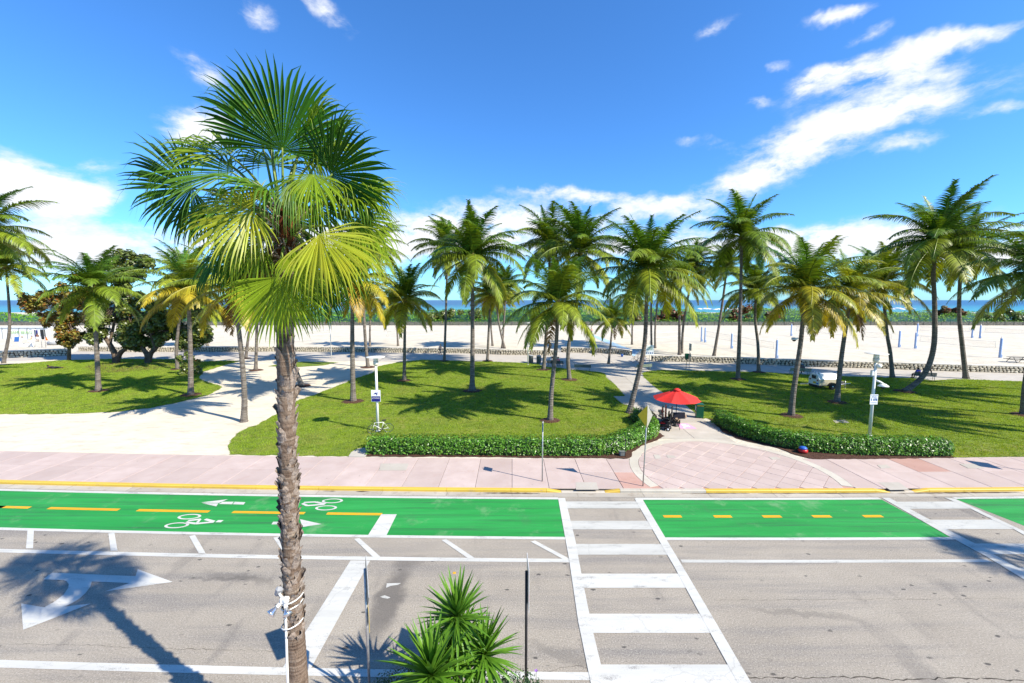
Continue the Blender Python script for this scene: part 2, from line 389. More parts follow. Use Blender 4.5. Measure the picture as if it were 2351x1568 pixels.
def leaf_mat(name, use_obj=True, c=(.07, .13, .02), vary=.35, trans=.35, rough=.38, spec=.5, tint=(.14, .17, .02), brown=None):
    "leaf: per-leaf colour variation, gloss and light coming through"
    m, nt, b = newmat(name)
    geo = nt.new('ShaderNodeNewGeometry'); oi = nt.new('ShaderNodeObjectInfo')
    base = oi.outputs['Color'] if use_obj else (*c, 1)
    rnd = geo.outputs['Random Per Island']
    dark = nt.mix(1.0, base, (1 - vary,) * 3, 'MULTIPLY'); light = nt.mix(1.0, base, (1 + vary,) * 3, 'MULTIPLY')
    col = nt.mix(rnd, dark, light)
    p = nt.new('ShaderNodeTexCoord').outputs['Object']
    col = nt.mix(nt.math('MULTIPLY', nt.smooth(nt.noise(p, 2.5, 4), .45, .75), .35), col, nt.mix(1.0, base, (*tint, 1), 'ADD') if not use_obj else nt.mix(1.0, base, (1.5, 1.2, .8, 1), 'MULTIPLY'))
    if name == 'grass_blade':
        gp = pos(nt)
        col = nt.mix(nt.math('MULTIPLY', nt.smooth(nt.noise(gp, .33, 6, .65), .46, .70), .55), col, (.30, .27, .07, 1))
        col = nt.mix(nt.math('MULTIPLY', nt.smooth(nt.noise(gp, 2.2, 5, .7), .50, .36), .7), col, (.045, .095, .008, 1))
    if brown is not None:
        wn = nt.new('ShaderNodeTexWhiteNoise'); wn.noise_dimensions = '1D'; nt.put(wn.inputs['W'], nt.math('MULTIPLY', rnd, 917.0))
        col = nt.mix(nt.smooth(wn.outputs['Value'], brown[1], brown[1] + .12), col, brown[0])
    nt.l.new(col, b.inputs['Base Color'])
    b.inputs['Roughness'].default_value = rough; b.inputs['Specular IOR Level'].default_value = spec
    tr = nt.new('ShaderNodeBsdfTranslucent'); nt.l.new(nt.mix(1.0, col, (1.5, 1.35, .5, 1), 'MULTIPLY'), tr.inputs['Color'])
    mx = nt.new('ShaderNodeMixShader'); mx.inputs[0].default_value = trans
    nt.l.new(b.outputs[0], mx.inputs[1]); nt.l.new(tr.outputs[0], mx.inputs[2])
    nt.l.new(mx.outputs[0], nt.n['Material Output'].inputs[0])
    return m
def palmtrunk_mat(name, c1, c2, c3, ringscale=7.0):
    m, nt, b = newmat(name); p = nt.new('ShaderNodeTexCoord').outputs['Object']
    ring = nt.noise(nt.mapping(p, scale=(1.2, 1.2, ringscale)), 1.0, 6, .7); fine = nt.noise(nt.mapping(p, scale=(1, 1, .35)), 28, 4, .7)
    col = nt.ramp(ring, [(.3, c1), (.52, c2), (.72, c3)])
    col = nt.mix(nt.math('MULTIPLY', nt.smooth(fine, .5, .32), .55), col, tuple(x * .35 for x in c1))
    col = nt.mix(nt.math('MULTIPLY', nt.smooth(nt.noise(p, .8, 4), .5, .7), .4), col, tuple(x * .55 for x in c1))
    nt.l.new(col, b.inputs['Base Color']); b.inputs['Roughness'].default_value = .9; b.inputs['Specular IOR Level'].default_value = .15
    bump(nt, b, nt.math('ADD', ring, fine), .04, .8)
    return m
def sea_mat():
    m, nt, b = newmat('sea_water'); p = pos(nt)
    sep = nt.new('ShaderNodeSeparateXYZ'); nt.l.new(p, sep.inputs[0])
    dist = nt.math('ADD', sep.outputs[1], nt.math('MULTIPLY', nt.math('SUBTRACT', nt.noise(nt.mapping(p, scale=(.004, .012, 1)), 1.0, 4), .5), 260))
    shallow = nt.smooth(dist, 260, 950)
    col = nt.mix(shallow, (.035, .26, .30), (.006, .085, .19))
    wav = nt.noise(nt.mapping(p, scale=(.02, .09, 1)), 1.0, 7, .7)
    col = nt.mix(nt.math('MULTIPLY', nt.smooth(wav, .5, .75), .5), col, (.05, .22, .32))
    near = nt.smooth(sep.outputs[1], 330, 255)
    foam = nt.math('MULTIPLY', nt.smooth(nt.math('ADD', wav, nt.math('MULTIPLY', near, .16)), .68, .74), .9)
    col = nt.mix(foam, col, (.8, .8, .8))
    nt.l.new(col, b.inputs['Base Color']); b.inputs['Roughness'].default_value = .35; b.inputs['Specular IOR Level'].default_value = .25
    bump(nt, b, wav, 1.2, .7)
    return m

M_asphalt = asphalt()
M_white = paint('white_road_paint', (.55, .54, .49), lo=.53, hi=.66)
M_whiteworn = paint('worn_white_road_paint', (.50, .49, .44), lo=.52, hi=.66)
M_yellow = paint('yellow_lane_paint', (.72, .36, .012), lo=.60, hi=.72)
M_kerb = paint('yellow_kerb_paint', (.62, .41, .06), wear=(.24, .19, .13), lo=.55, hi=.68)
M_kerbbare = concrete('kerb_concrete', (.42, .38, .31), (.52, .47, .39))
M_green = greenpaint()
M_pink = concrete('pink_concrete', (.43, .335, .295), (.515, .415, .37), stain=(.39, .265, .225))
M_pinkdark = concrete('pink_red_concrete', (.42, .25, .20), (.49, .31, .25), stain=(.36, .19, .14))
M_conc = concrete('grey_concrete', (.40, .36, .30), (.49, .45, .385), stain=(.36, .31, .25))
M_gutter = concrete('gutter_concrete', (.36, .32, .26), (.46, .42, .35), stain=(.13, .08, .045), st=.7)
M_ring = concrete('cream_concrete', (.46, .42, .34), (.54, .50, .42))
M_sand = sand_mat()
M_sandpath = sand_mat('packed_sand', (.54, .475, .365), (.63, .565, .45), rip=.04)
M_lawn = lawn_mat(); M_mulch = mulch_mat(); M_sea = sea_mat()
M_frond = leaf_mat('palm_frond', True, vary=.6, trans=.28, rough=.42, spec=.28)
M_rachis = leaf_mat('frond_rib', True, vary=.1, trans=.0, rough=.4)
M_fan = leaf_mat('fan_palm_leaf', True, vary=.28, trans=.40, rough=.42, spec=.28)
M_petiole = simple('leaf_stalk', (.15, .20, .03), .4, vary=.3)
M_trunk = palmtrunk_mat('coconut_bark', (.085, .070, .058), (.17, .145, .12), (.28, .25, .215))
M_fantrunk = palmtrunk_mat('fan_palm_bark', (.085, .052, .034), (.19, .135, .095), (.36, .29, .22), 16)
M_boot = palmtrunk_mat('leaf_boot', (.10, .060, .040), (.31, .25, .20), (.60, .56, .50), 5)
M_redtrunk = palmtrunk_mat('young_red_bark', (.07, .018, .008), (.17, .05, .02), (.28, .11, .05), 10)
M_grapebark = palmtrunk_mat('sea_grape_bark', (.06, .042, .030), (.14, .10, .07), (.24, .19, .145), 2)
M_hedge = leaf_mat('hedge_leaf', False, (.085, .21, .018), .75, .30, .33, .45, (.22, .24, .03))
M_grape = leaf_mat('sea_grape_leaf', False, (.10, .135, .025), .6, .25, .35, .5, (.12, .09, .01), brown=((.20, .065, .012, 1), .93))
M_grapered = leaf_mat('sea_grape_leaf_turning', False, (.15, .135, .022), .6, .25, .4, .4, (.16, .05, .0), brown=((.26, .10, .015, 1), .72))
M_dune = leaf_mat('dune_leaf', False, (.11, .25, .012), .5, .25, .5, .3, (.14, .16, .0))
M_dunered = leaf_mat('dune_leaf_red', False, (.085, .08, .02), .5, .2, .5, .3, (.12, .05, .0), brown=((.17, .035, .014, 1), .5))
M_yucca = leaf_mat('yucca_leaf', False, (.075, .18, .015), .5, .22, .4, .3, (.17, .22, .03))
M_bush = leaf_mat('dark_bush_leaf', False, (.022, .06, .012), .5, .2, .35, .5, (.03, .05, .0))
M_stem = simple('plant_stem', (.10, .07, .045), .85, bmp=.01)
M_grass = leaf_mat('grass_blade', False, (.25, .35, .024), .85, .35, .5, .3, (.22, .16, .03))
M_wallcore = simple('wall_mortar', (.06, .05, .04), .95, vary=.3, scale=3, bmp=.03, obj=False)
M_cap = simple('wall_cap', (.62, .57, .48), .9, vary=.15, scale=2, bmp=.02, obj=False)
def stone_mat():
    m, nt, b = newmat('coral_stone'); p = pos(nt); oi = nt.new('ShaderNodeObjectInfo').outputs['Random']; ri = nt.new('ShaderNodeNewGeometry').outputs['Random Per Island']
    n = nt.noise(p, 5, 6, .7)
    col = nt.ramp(n, [(.3, (.26, .22, .15)), (.5, (.55, .49, .37)), (.7, (.70, .65, .53))])
    col = nt.mix(nt.math('MULTIPLY', nt.math('FRACT', nt.math('ADD', oi, ri)), .45), col, (.20, .175, .135))
    nt.l.new(col, b.inputs['Base Color']); b.inputs['Roughness'].default_value = .95; bump(nt, b, n, .06, .8); return m
M_stone = stone_mat()
M_whitemetal = simple('white_painted_metal', (.72, .71, .66), .35, vary=.06)
M_cream = simple('cream_lamp_housing', (.66, .62, .50), .4, vary=.08)
M_galv = simple('galvanised_steel', (.42, .42, .41), .45, .6, vary=.2, scale=14)
M_black = simple('black_metal', (.018, .018, .02), .45, vary=.3)
M_rubber = simple('black_rubber', (.02, .02, .02), .8, vary=.3)
M_chrome = simple('chrome', (.62, .62, .63), .2, .9, vary=.05)
M_benchg = simple('bench_green_grey', (.055, .085, .080), .5, vary=.25)
M_benchl = simple('bench_faded_green', (.20, .24, .17), .6, vary=.25)
M_bin = simple('bin_grey_slats', (.14, .15, .14), .5, vary=.2)
M_bluepad = simple('blue_post_pad', (.26, .37, .58), .55, vary=.15)
M_net = simple('net_cord', (.45, .44, .40), .8)
M_netband = simple('net_band', (.72, .70, .64), .7)
M_bluemat = simple('blue_beach_mat', (.34, .48, .57), .8, vary=.15, scale=2, obj=False)
M_fence = simple('weathered_picket', (.20, .18, .155), .9, vary=.45, scale=3, obj=False)
M_signwhite = simple('sign_white', (.80, .80, .79), .4, vary=.03)
M_navy = simple('sign_navy', (.012, .015, .16), .4, vary=.05)
M_signblue = simple('sign_blue', (.03, .10, .28), .4, vary=.05)
M_signyel = simple('sign_yellow', (.62, .42, .02), .4, vary=.08)
M_signback = simple('sign_back_aluminium', (.48, .46, .38), .4, .5, vary=.1)
M_red = simple('umbrella_red_cloth', (.62, .028, .022), .7, vary=.08)
M_redplastic = simple('red_plastic', (.45, .02, .02), .35)
M_green_box = simple('green_box_paint', (.008, .085, .04), .35, vary=.15)
M_yelstrip = simple('yellow_sticker', (.75, .52, .03), .5)
M_paper = simple('paper', (.6, .6, .56), .8)
M_grayplastic = simple('grey_plastic', (.30, .30, .30), .5)
M_tan = simple('tan_paint', (.50, .43, .29), .45, vary=.06)
M_pinkdecal = simple('pink_ground_sticker', (.78, .36, .55), .6, vary=.08)
M_tgreen = simple('lettering_green', (.22, .42, .10), .6)
M_orange = simple('orange_plastic', (.75, .15, .02), .5)
M_blueobj = simple('blue_plastic', (.03, .12, .45), .4)
M_whitefab = simple('white_canvas', (.75, .75, .73), .85, vary=.05)
M_purple = simple('purple_petal', (.25, .05, .5), .6)
M_coconut = simple('coconut_husk', (.22, .16, .035), .6, vary=.35)
M_greencoco = simple('green_coconut', (.10, .14, .02), .5, vary=.35)
M_skin = [simple('skin_light', (.52, .30, .20), .55, vary=.05), simple('skin_brown', (.16, .075, .045), .55, vary=.05)]
def cloth(name, c): return simple(name, c, .85, vary=.12)
M_glass = simple('lamp_glass', (.75, .74, .66), .15, vary=.02, spec=.6)
# ---------------------------------------------------------------- ground, road, pavements
def bend(x):
    x = max(-40, min(40, x)); return -.0152 * x + .00078 * x * x
def YL(t, x): return t + bend(x)
ZP = 0.13                                     # pavement / park level above the road
road = sheet('road', [(-160, 3.0)] + [(x, YL(18.62, x)) for x in range(-40, 41, 4)][0:0] + [(160, 3.0), (160, 24), (-160, 24)], 0.0, M_asphalt, kind='structure')
def ribbon(name, t0, t1, x0, x1, z, mat, parent=road, n=None, x0b=None, x1b=None):
    "strip along the street from line t0 (far) to t1 (near)"
    b = MB(); n = n or max(2, int((x1 - x0) / 2))
    x0b = x0 if x0b is None else x0b; x1b = x1 if x1b is None else x1b
    rows = []
    for i in range(n + 1):
        k = i / n; xa = x0 + (x1 - x0) * k; xb = x0b + (x1b - x0b) * k
        rows.append((b.pt((xb, YL(t1, xb), z)), b.pt((xa, YL(t0, xa), z))))
    for a, c in zip(rows, rows[1:]): b.face([a[0], c[0], c[1], a[1]])
    return b.build(name, mat, parent)
def mark(name, pix, z, mat, parent=road): return sheet(name, [G(*p, z) for p in pix], z, mat, parent)
def Xat(px, z=0): return G(*px, z).x
# gutter and bike lane
for i in range(-9, 9):
    g = ribbon('gutter_slab', 18.60, 18.19, i * 3.05 + .01, i * 3.05 + 3.03, .005, M_gutter)
xg1 = Xat(Z6(1565, 335)), Xat(Z6(1610, 583)); xg2 = Xat(Z6(2140, 340)), Xat(Z6(2285, 590)); xg3 = Xat(Z7(1395, 333)), Xat(Z7(1835, 572)); xg4 = Xat(Z7(1890, 328)), Xat(Z7(2351, 545)) + .6
lane = [ribbon('green_bike_lane', 17.93, 14.95, -60, xg1[0], .004, M_green, x1b=xg1[1]),
        ribbon('green_bike_lane', 17.93, 14.95, xg2[0], xg3[0], .004, M_green, x0b=xg2[1], x1b=xg3[1]),
        ribbon('green_bike_lane', 17.93, 14.95, xg4[0], 60, .004, M_green, x0b=xg4[1])]
ribbon('lane_line', 18.12, 17.93, -60, xg1[0] + .02, .008, M_white); ribbon('lane_line', 18.12, 17.93, xg2[0] - .3, xg3[0], .008, M_white); ribbon('lane_line', 18.12, 17.93, xg4[0], 60, .008, M_white)
ribbon('lane_line', 14.95, 14.78, -60, xg1[1], .008, M_white); ribbon('lane_line', 14.95, 14.78, xg2[1], xg3[1] + .2, .008, M_white)
ribbon('lane_line', 13.61, 13.41, -60, Xat(Z6(1640, 740)), .008, M_white)
ribbon('lane_line', 13.60, 13.44, Xat(Z7(45, 740)), Xat(Z7(2090, 730)), .008, M_whiteworn)
ribbon('lane_line', 9.19, 8.98, -60, Xat(Z6(1780, 1500)), .008, M_white)
for a, c in ((Z5(-200, 380), Z5(212, 383)), (Z5(340, 385), Z5(815, 393)), (Z5(932, 400), Z5(1412, 409)), (Z5(1565, 415), Z5(2047, 424)), (Z5(2195, 428), Z6(380, 436)), (Z6(2275, 450), Z7(55, 453)), (Z7(272, 452), Z7(392, 453)), (Z7(598, 450), Z7(723, 450)), (Z7(930, 447), Z7(1055, 447)), (Z7(1270, 445), Z7(1398, 445))):
    ribbon('centre_dash', 16.58, 16.40, Xat(a), Xat(c), .010, M_yellow)
for k in range(3): ribbon('centre_dash', 16.58, 16.40, -22.2 - k * 6.3 - 4.6, -22.2 - k * 6.3, .010, M_yellow)
mark('stop_bar', [Z6(378, 431), Z6(482, 431), Z6(412, 574), Z6(288, 573)], .012, M_white)
for q in ([Z5(185, 538), Z5(228, 538), Z5(222, 660), Z5(174, 660)], [Z5(728, 560), Z5(768, 553), Z5(790, 676), Z5(743, 676)], [Z5(1270, 578), Z5(1310, 570), Z5(1382, 695), Z5(1335, 693)], [Z5(1835, 588), Z5(1872, 580), Z5(1962, 705), Z5(1915, 705)],
          [Z6(195, 597), Z6(230, 590), Z6(378, 722), Z6(326, 722)], [Z6(783, 605), Z6(815, 598), Z6(1010, 728), Z6(962, 728)], [Z6(1382, 615), Z6(1410, 607), Z6(1640, 729), Z6(1598, 732)], [Z5(-330, 530), Z5(-290, 525), Z5(-340, 645), Z5(-385, 648)]):
    mark('buffer_bar', q, .012, M_white)
mark('stop_line', [Z6(172, 741), Z6(303, 743), Z5(2090, 1462), Z5(1900, 1458)], .012, M_white)
mark('turn_arrow', [Z5(350, 823), Z5(910, 847), Z5(925, 800), Z5(1160, 885), Z5(700, 950), Z5(870, 893), Z5(290, 868)], .010, M_white)
mark('turn_arrow', [Z5(*p) for p in ((617, 880), (608, 915), (575, 960), (530, 1000), (480, 1030), (430, 1052), (612, 1030), (285, 1158), (155, 1207), (142, 1030), (272, 1052), (300, 1055), (370, 1015), (430, 968), (458, 925), (462, 900), (448, 882), (425, 872))], .014, M_white)
def bar(pa, pb, wdt, z=.012, name='cyclist_symbol', mat=None):
    a, c = G(*pa, z), G(*pb, z); d = (c - a).normalized(); n = Vector((-d.y, d.x, 0)) * wdt / 2
    return sheet(name, [a - n, c - n, c + n, a + n], z, mat or M_white, road)
def ringmark(p, r, wd, z=.012):
    c = G(*p, z); b = MB(); n = 28; o = []; i_ = []
    for k in range(n):
        t = 2 * math.pi * k / n; o.append(b.pt((c.x + r * math.cos(t), c.y + r * .46 * math.sin(t), z))); i_.append(b.pt((c.x + (r - wd) * math.cos(t), c.y + (r * .46 - wd * .62) * math.sin(t), z)))
    for k in range(n): b.face([i_[k], o[k], o[(k + 1) % n], i_[(k + 1) % n]])
    return b.build('cyclist_symbol_wheel', M_white, road)
ringmark(Z5(1187, 505), .47, .11); ringmark(Z5(1272, 447), .47, .11)
bar(Z5(1378, 464), Z5(1438, 480), .12); bar(Z5(1438, 482), Z5(1318, 494), .13, .016); bar(Z5(1318, 494), Z5(1248, 484), .12, .012); bar(Z5(1262, 474), Z5(1345, 464), .12, .016); bar(Z5(1345, 464), Z5(1322, 490), .10, .020); bar(Z5(1456, 477), Z5(1492, 478), .16)
ringmark(Z6(50, 341), .47, .11); ringmark(Z5(2190, 388), .47, .11)
bar(Z5(2040, 352), Z5(2120, 348), .12); bar(Z5(2120, 349), Z5(2185, 362), .13, .016); bar(Z5(2030, 358), Z5(2065, 374), .12, .020); bar(Z5(2065, 373), Z5(2180, 364), .12, .024)
mark('bike_arrow', [Z5(1348, 352), Z5(1530, 330), Z5(1470, 355)], .012, M_white); mark('bike_arrow', [Z5(1356, 356), Z5(1466, 358), Z5(1452, 378)], .012, M_white)
mark('bike_arrow', [Z5(1495, 347), Z5(1570, 347), Z5(1558, 364), Z5(1470, 362)], .012, M_white); mark('bike_arrow', [Z5(1576, 347), Z5(1648, 350), Z5(1636, 366), Z5(1564, 364)], .012, M_white)
mark('bike_arrow', [Z5(2015, 464), Z5(2160, 497), Z5(2035, 516), Z5(2022, 490)], .012, M_white); mark('bike_arrow', [Z5(1835, 481), Z5(1950, 481), Z5(1945, 499), Z5(1823, 499)], .012, M_white)
# zebra crossings
mark('crossing_border', [Z6(1565, 322), Z6(1612, 322), Z6(1680, 600), Z6(1735, 900), Z6(1800, 1220), Z6(1870, 1510), Z6(1930, 1760), Z6(1815, 1760), Z6(1785, 1565), Z6(1700, 1150), Z6(1640, 740)], .016, M_white)
mark('crossing_border', [Z6(2078, 325), Z6(2130, 327), Z7(0, 685), Z7(200, 1020), Z7(520, 1565), Z7(630, 1760), Z7(535, 1760), Z7(430, 1565), Z7(245, 1230), Z7(0, 780)], .016, M_white)
def xl(y): return np.interp(y, [322, 600, 900, 1220, 1510, 1760], [1612, 1680, 1735, 1800, 1870, 1930])
def xr(y): return np.interp(y, [325, 710, 780, 1230, 1565, 1760], [2078, 2300, 2344, 2589, 2774, 2879])
for a, c in ((345, 392), (475, 533), (630, 703), (830, 925), (1099, 1228), (1440, 1600)):
    mark('crossing_bar', [Z6(xl(a) - 2, a), Z6(xr(a) + 4, a), Z6(xr(c) + 4, c), Z6(xl(c) - 2, c)], .012, M_whiteworn if a < 800 else M_white)
mark('crossing_border', [Z7(1395, 320), Z7(1445, 320), Z7(1580, 393), Z7(1720, 468), Z7(1830, 530), Z7(2040, 637), Z7(2140, 697), Z7(2500, 895), Z7(2500, 960), Z7(2110, 722), Z7(1835, 572)], .016, M_whiteworn)
mark('crossing_border', [Z7(1812, 317), Z7(1885, 326), Z7(2351, 545), Z7(2500, 615), Z7(2500, 650), Z7(2351, 570), Z7(2280, 530), Z7(2140, 467), Z7(1985, 390)], .016, M_whiteworn)
for q in ([Z7(1490, 347), Z7(1900, 345), Z7(1990, 393), Z7(1580, 395)], [Z7(1715, 468), Z7(2140, 467), Z7(2285, 530), Z7(1830, 531)], [Z7(2020, 628), Z7(2470, 628), Z7(2620, 700), Z7(2145, 700)], [Z7(2310, 790), Z7(2900, 790), Z7(3000, 880), Z7(2480, 880)]):
    mark('crossing_bar', q, .012, M_whiteworn)
# worn traces
mark('worn_paint', [Z6(415, 895), Z6(510, 893), Z6(490, 905), Z6(440, 912), Z6(410, 925)], .006, M_whiteworn)
mark('worn_paint', [Z6(370, 985), Z6(400, 975), Z6(440, 990), Z6(420, 998), Z6(385, 992)], .006, M_whiteworn)
mark('utility_mark', [Z6(860, 818), Z6(880, 818), Z6(878, 831), Z6(858, 831)], .006, M_yellow)
def crack(pix, w, seed):
    rn = random.Random(seed); P = [G(*q) for q in pix]; up = []; dn = []
    for a, c in zip(P, P[1:]):
        n = max(3, int((c - a).length / .12))
        for k in range(n):
            q = a.lerp(c, k / n) + Vector((0, rn.uniform(-.03, .03), 0)); h = w * rn.uniform(.15, 1.0); up.append((q.x, q.y + h)); dn.append((q.x, q.y - h))
    sheet('crack', up + dn[::-1], .003, M_wallcore, road)
crack([(1700, 1557), (1889, 1555), (1990, 1556), (2060, 1561), (2180, 1557), (2351, 1562), (2450, 1566)], .022, 1); crack([(1640, 1378), (1900, 1377), (2100, 1375), (2340, 1374)], .006, 2); crack([(1230, 1545), (1330, 1528), (1380, 1548)], .008, 3); crack([(30, 1478), (200, 1482), (420, 1490), (640, 1494)], .006, 4)
M_grime = simple('gutter_grime', (.07, .045, .028), .8, vary=.4, scale=3, obj=False)
def grime(xa, xb, t0, t1, seed):
    rn = random.Random(seed); n = max(4, int((xb - xa) / .18)); up, dn = [], []
    for k in range(n + 1):
        x_ = xa + (xb - xa) * k / n; f = math.sin(math.pi * k / n) ** .5; m = (t0 + t1) / 2; h = (t1 - t0) / 2 * f * rn.uniform(.35, 1.0) + .004
        up.append((x_, YL(m + h, x_))); dn.append((x_, YL(m - h * rn.uniform(.6, 1.1), x_)))
    sheet('gutter_stain', up + dn[::-1], .0105, M_grime, road)
grime(Xat(Z6(1060, 295)), Xat(Z6(1450, 297)), 18.42, 18.58, 1); grime(Xat(Z7(560, 292)), Xat(Z7(1480, 292)), 18.50, 18.59, 2); grime(Xat(Z7(1500, 292)), Xat(Z7(2351, 295)), 18.44, 18.59, 3); grime(Xat(Z5(2165, 280)), Xat(Z5(2250, 282)), 18.48, 18.57, 4); grime(Xat(Z6(205, 282)), Xat(Z6(300, 283)), 18.47, 18.57, 5); grime(Xat(Z7(60, 300)), Xat(Z7(520, 300)), 18.52, 18.59, 6)
# kerb stones
ramps = [(Xat(Z6(1590, 275), ZP), Xat(Z6(1885, 275), ZP)), (Xat(Z7(1460, 270), ZP), Xat(Z7(1625, 270), ZP))]
def kerb(x0, x1, h0, h1, mat):
    b = MB(); n = 4; rings = []
    for i in range(n + 1):
        x = x0 + (x1 - x0) * i / n; h = h0 + (h1 - h0) * i / n
        rings.append([b.pt((x, YL(t, x), z)) for t, z in ((18.60, -.05), (18.60, h - .03), (18.63, h), (18.80, h + .001), (18.80, -.05))])
    for a, c in zip(rings, rings[1:]):
        for k in range(4): b.face([a[k], c[k], c[k + 1], a[k + 1]])
    b.face(rings[0]); b.face(rings[-1][::-1])
    return b.build('kerb_stone', mat, sidewalk)
sidewalk = sheet('sidewalk', [(-60, YL(18.7, -60))] + [(x, YL(18.78, x)) for x in range(-40, 41, 4)] + [(60, YL(18.7, 60)), (60, YL(22.46, 60))] + [(x, YL(22.46, x)) for x in range(40, -41, -4)] + [(-60, YL(22.46, -60))], ZP - .035, M_gutter, kind='structure')
x = -58.0
edges = [-58 + 3.05 * i for i in range(40)]
cuts = sorted(set([e for e in edges if all(not (r[0] - .8 < e < r[1] + .8) for r in ramps)] + [r[0] for r in ramps] + [r[1] for r in ramps] + [ramps[0][0] - .7, ramps[0][1] + .7, ramps[1][0] - .7, ramps[1][1] + .7]))
for a, c in zip(cuts, cuts[1:]):
    h0 = h1 = ZP
    for r in ramps:
        if abs(a - r[0]) < .01 and abs(c - r[1]) < .01: h0 = h1 = .022
        if abs(c - r[0]) < .01: h1 = .022
        if abs(a - r[1]) < .01: h0 = .022
    bare = (h0 == h1 == .022) or (ramps[0][1] + .6 < a < ramps[0][1] + 3.9)
    kerb(a + .006, c - .006, h0, h1, M_kerbbare if bare else M_kerb)
# round plaza in front of the walkway
PC, PR = (11.443, 20.614), 5.15
def outside_plaza(poly):
    pts = []
    for i in range(len(poly)):
        a, c = poly[i], poly[(i + 1) % len(poly)]
        L = math.hypot(c[0] - a[0], c[1] - a[1]); n = max(1, int(L / .15))
        for k in range(n): pts.append((a[0] + (c[0] - a[0]) * k / n, a[1] + (c[1] - a[1]) * k / n))
    if all(math.hypot(p[0] - PC[0], p[1] - PC[1]) > PR for p in pts): return poly
    out = []; moved = 0
    for p in pts:
        d = math.hypot(p[0] - PC[0], p[1] - PC[1])
        if d < PR + .01:
            q = (PC[0] + (p[0] - PC[0]) / d * (PR + .012), PC[1] + (p[1] - PC[1]) / d * (PR + .012)); moved += 1
            if q[1] > YL(22.44, q[0]) or q[1] < YL(18.8, q[0]): continue
            out.append(q)
        else: out.append(p)
    if moved == len(pts) or len(out) < 3: return None
    return out
g_ = .009
for i in range(-26, 28):
    xa, xb = i * 1.76 + g_, (i + 1) * 1.76 - g_
    for t0, t1 in ((18.81, 20.62), (20.64, 22.44)):
        cell = [(xa, YL(t0, xa)), (xb, YL(t0, xb)), (xb, YL(t1, xb)), (xa, YL(t1, xa))]
        pc = outside_plaza(cell)
        if pc is None or area(pc) < .06: continue
        hot = (i == 12 and t0 > 20) or (i == 3 and t0 < 20)
        inramp = t0 < 20 and any(r[0] - .5 < (xa + xb) / 2 < r[1] + .5 for r in ramps)
        slab('paving_slab', pc, ZP + random.uniform(-.003, .003), .03, M_pinkdark if hot else (M_pink), sidewalk)
# tactile plates by the kerb ramps and access covers
for q in ([Z6(1685, 216), Z6(1822, 216), Z6(1838, 266), Z6(1685, 266)], [Z7(1370, 216), Z7(1510, 216), Z7(1580, 266), Z7(1450, 268)]):
    mark('tactile_plate', q, ZP + .008, M_conc, sidewalk)
for q in ([Z6(375, 90), Z6(562, 90), Z6(545, 136), Z6(362, 136)], [Z7(1365, 100), Z7(1430, 98), Z7(1460, 120), Z7(1390, 122)], [Z7(1915, 92), Z7(2020, 92), Z7(2085, 122), Z7(1975, 122)]):
    s_ = sheet('access_cover', [G(*p, ZP + .012) for p in q], ZP + .012, M_conc, sidewalk, thick=.01)
plaza = sheet('plaza', [(PC[0] + PR * math.cos(t), max(PC[1] + PR * math.sin(t), YL(18.82, PC[0] + PR * math.cos(t)))) for t in [R(a) for a in range(-24, 205, 3)]], ZP - .02, M_pinkdark, kind='structure')
RI = PR - .47
a0, a1 = math.asin((18.9 - PC[1]) / PR), 0
angs = [R(-19.5) + (R(199.5) - R(-19.5)) * k / 11 for k in range(12)]
for a, c in zip(angs, angs[1:]):
    arc = [a + (c - a) * k / 5 for k in range(6)]
    poly = [(PC[0] + PR * math.cos(t), PC[1] + PR * math.sin(t)) for t in arc] + [(PC[0] + RI * math.cos(t), PC[1] + RI * math.sin(t)) for t in arc[::-1]]
    poly = clip(poly, 0, -1, -YL(18.82, PC[0] + PR * math.cos((a + c) / 2)))
    b = MB(); top = [b.pt((p[0], p[1], ZP + .004)) for p in poly]; bot = [b.pt((p[0], p[1], ZP - .03)) for p in poly]
    b.face(top)
    for k in range(len(poly)): b.face([bot[k], bot[(k + 1) % len(poly)], top[(k + 1) % len(poly)], top[k]])
    b.build('ring_segment', M_ring, plaza)
TS = .92
circ = [(PC[0] + (RI - .02) * math.cos(t), PC[1] + (RI - .02) * math.sin(t)) for t in [R(a) for a in range(0, 360, 5)]]
for i in range(-12, 13):
    for j in range(-12, 13):
        cx_, cy_ = PC[0] + (i - j) * TS * .62, PC[1] + (i + j) * TS * .62
        if math.hypot(cx_ - PC[0], cy_ - PC[1]) > PR + 1: continue
        h = TS * .62 - .012
        poly = circ
        for nx, ny in ((1, 1), (1, -1), (-1, 1), (-1, -1)):
            if not poly: break
            poly = clip(poly, nx, ny, nx * cx_ + ny * cy_ + h)
        if len(poly) > 2: poly = clip(poly, 0, -1, -YL(18.82, cx_))
        if len(poly) < 3 or area(poly) < .03: continue
        slab('paving_tile', poly, ZP + random.uniform(-.002, .003), .02, M_pink, plaza, .006)
for q in ([Z6(2205, 30), Z6(2245, 32), Z6(2258, 56), Z6(2218, 58)], [Z6(2290, 35), Z6(2340, 36), Z6(2360, 50), Z6(2305, 52)], [Z7(632, 46), Z7(690, 44), Z7(720, 62), Z7(660, 64)]):
    sheet('access_cover', [G(*p, ZP + .012) for p in q], ZP + .012, M_conc, plaza, thick=.01)
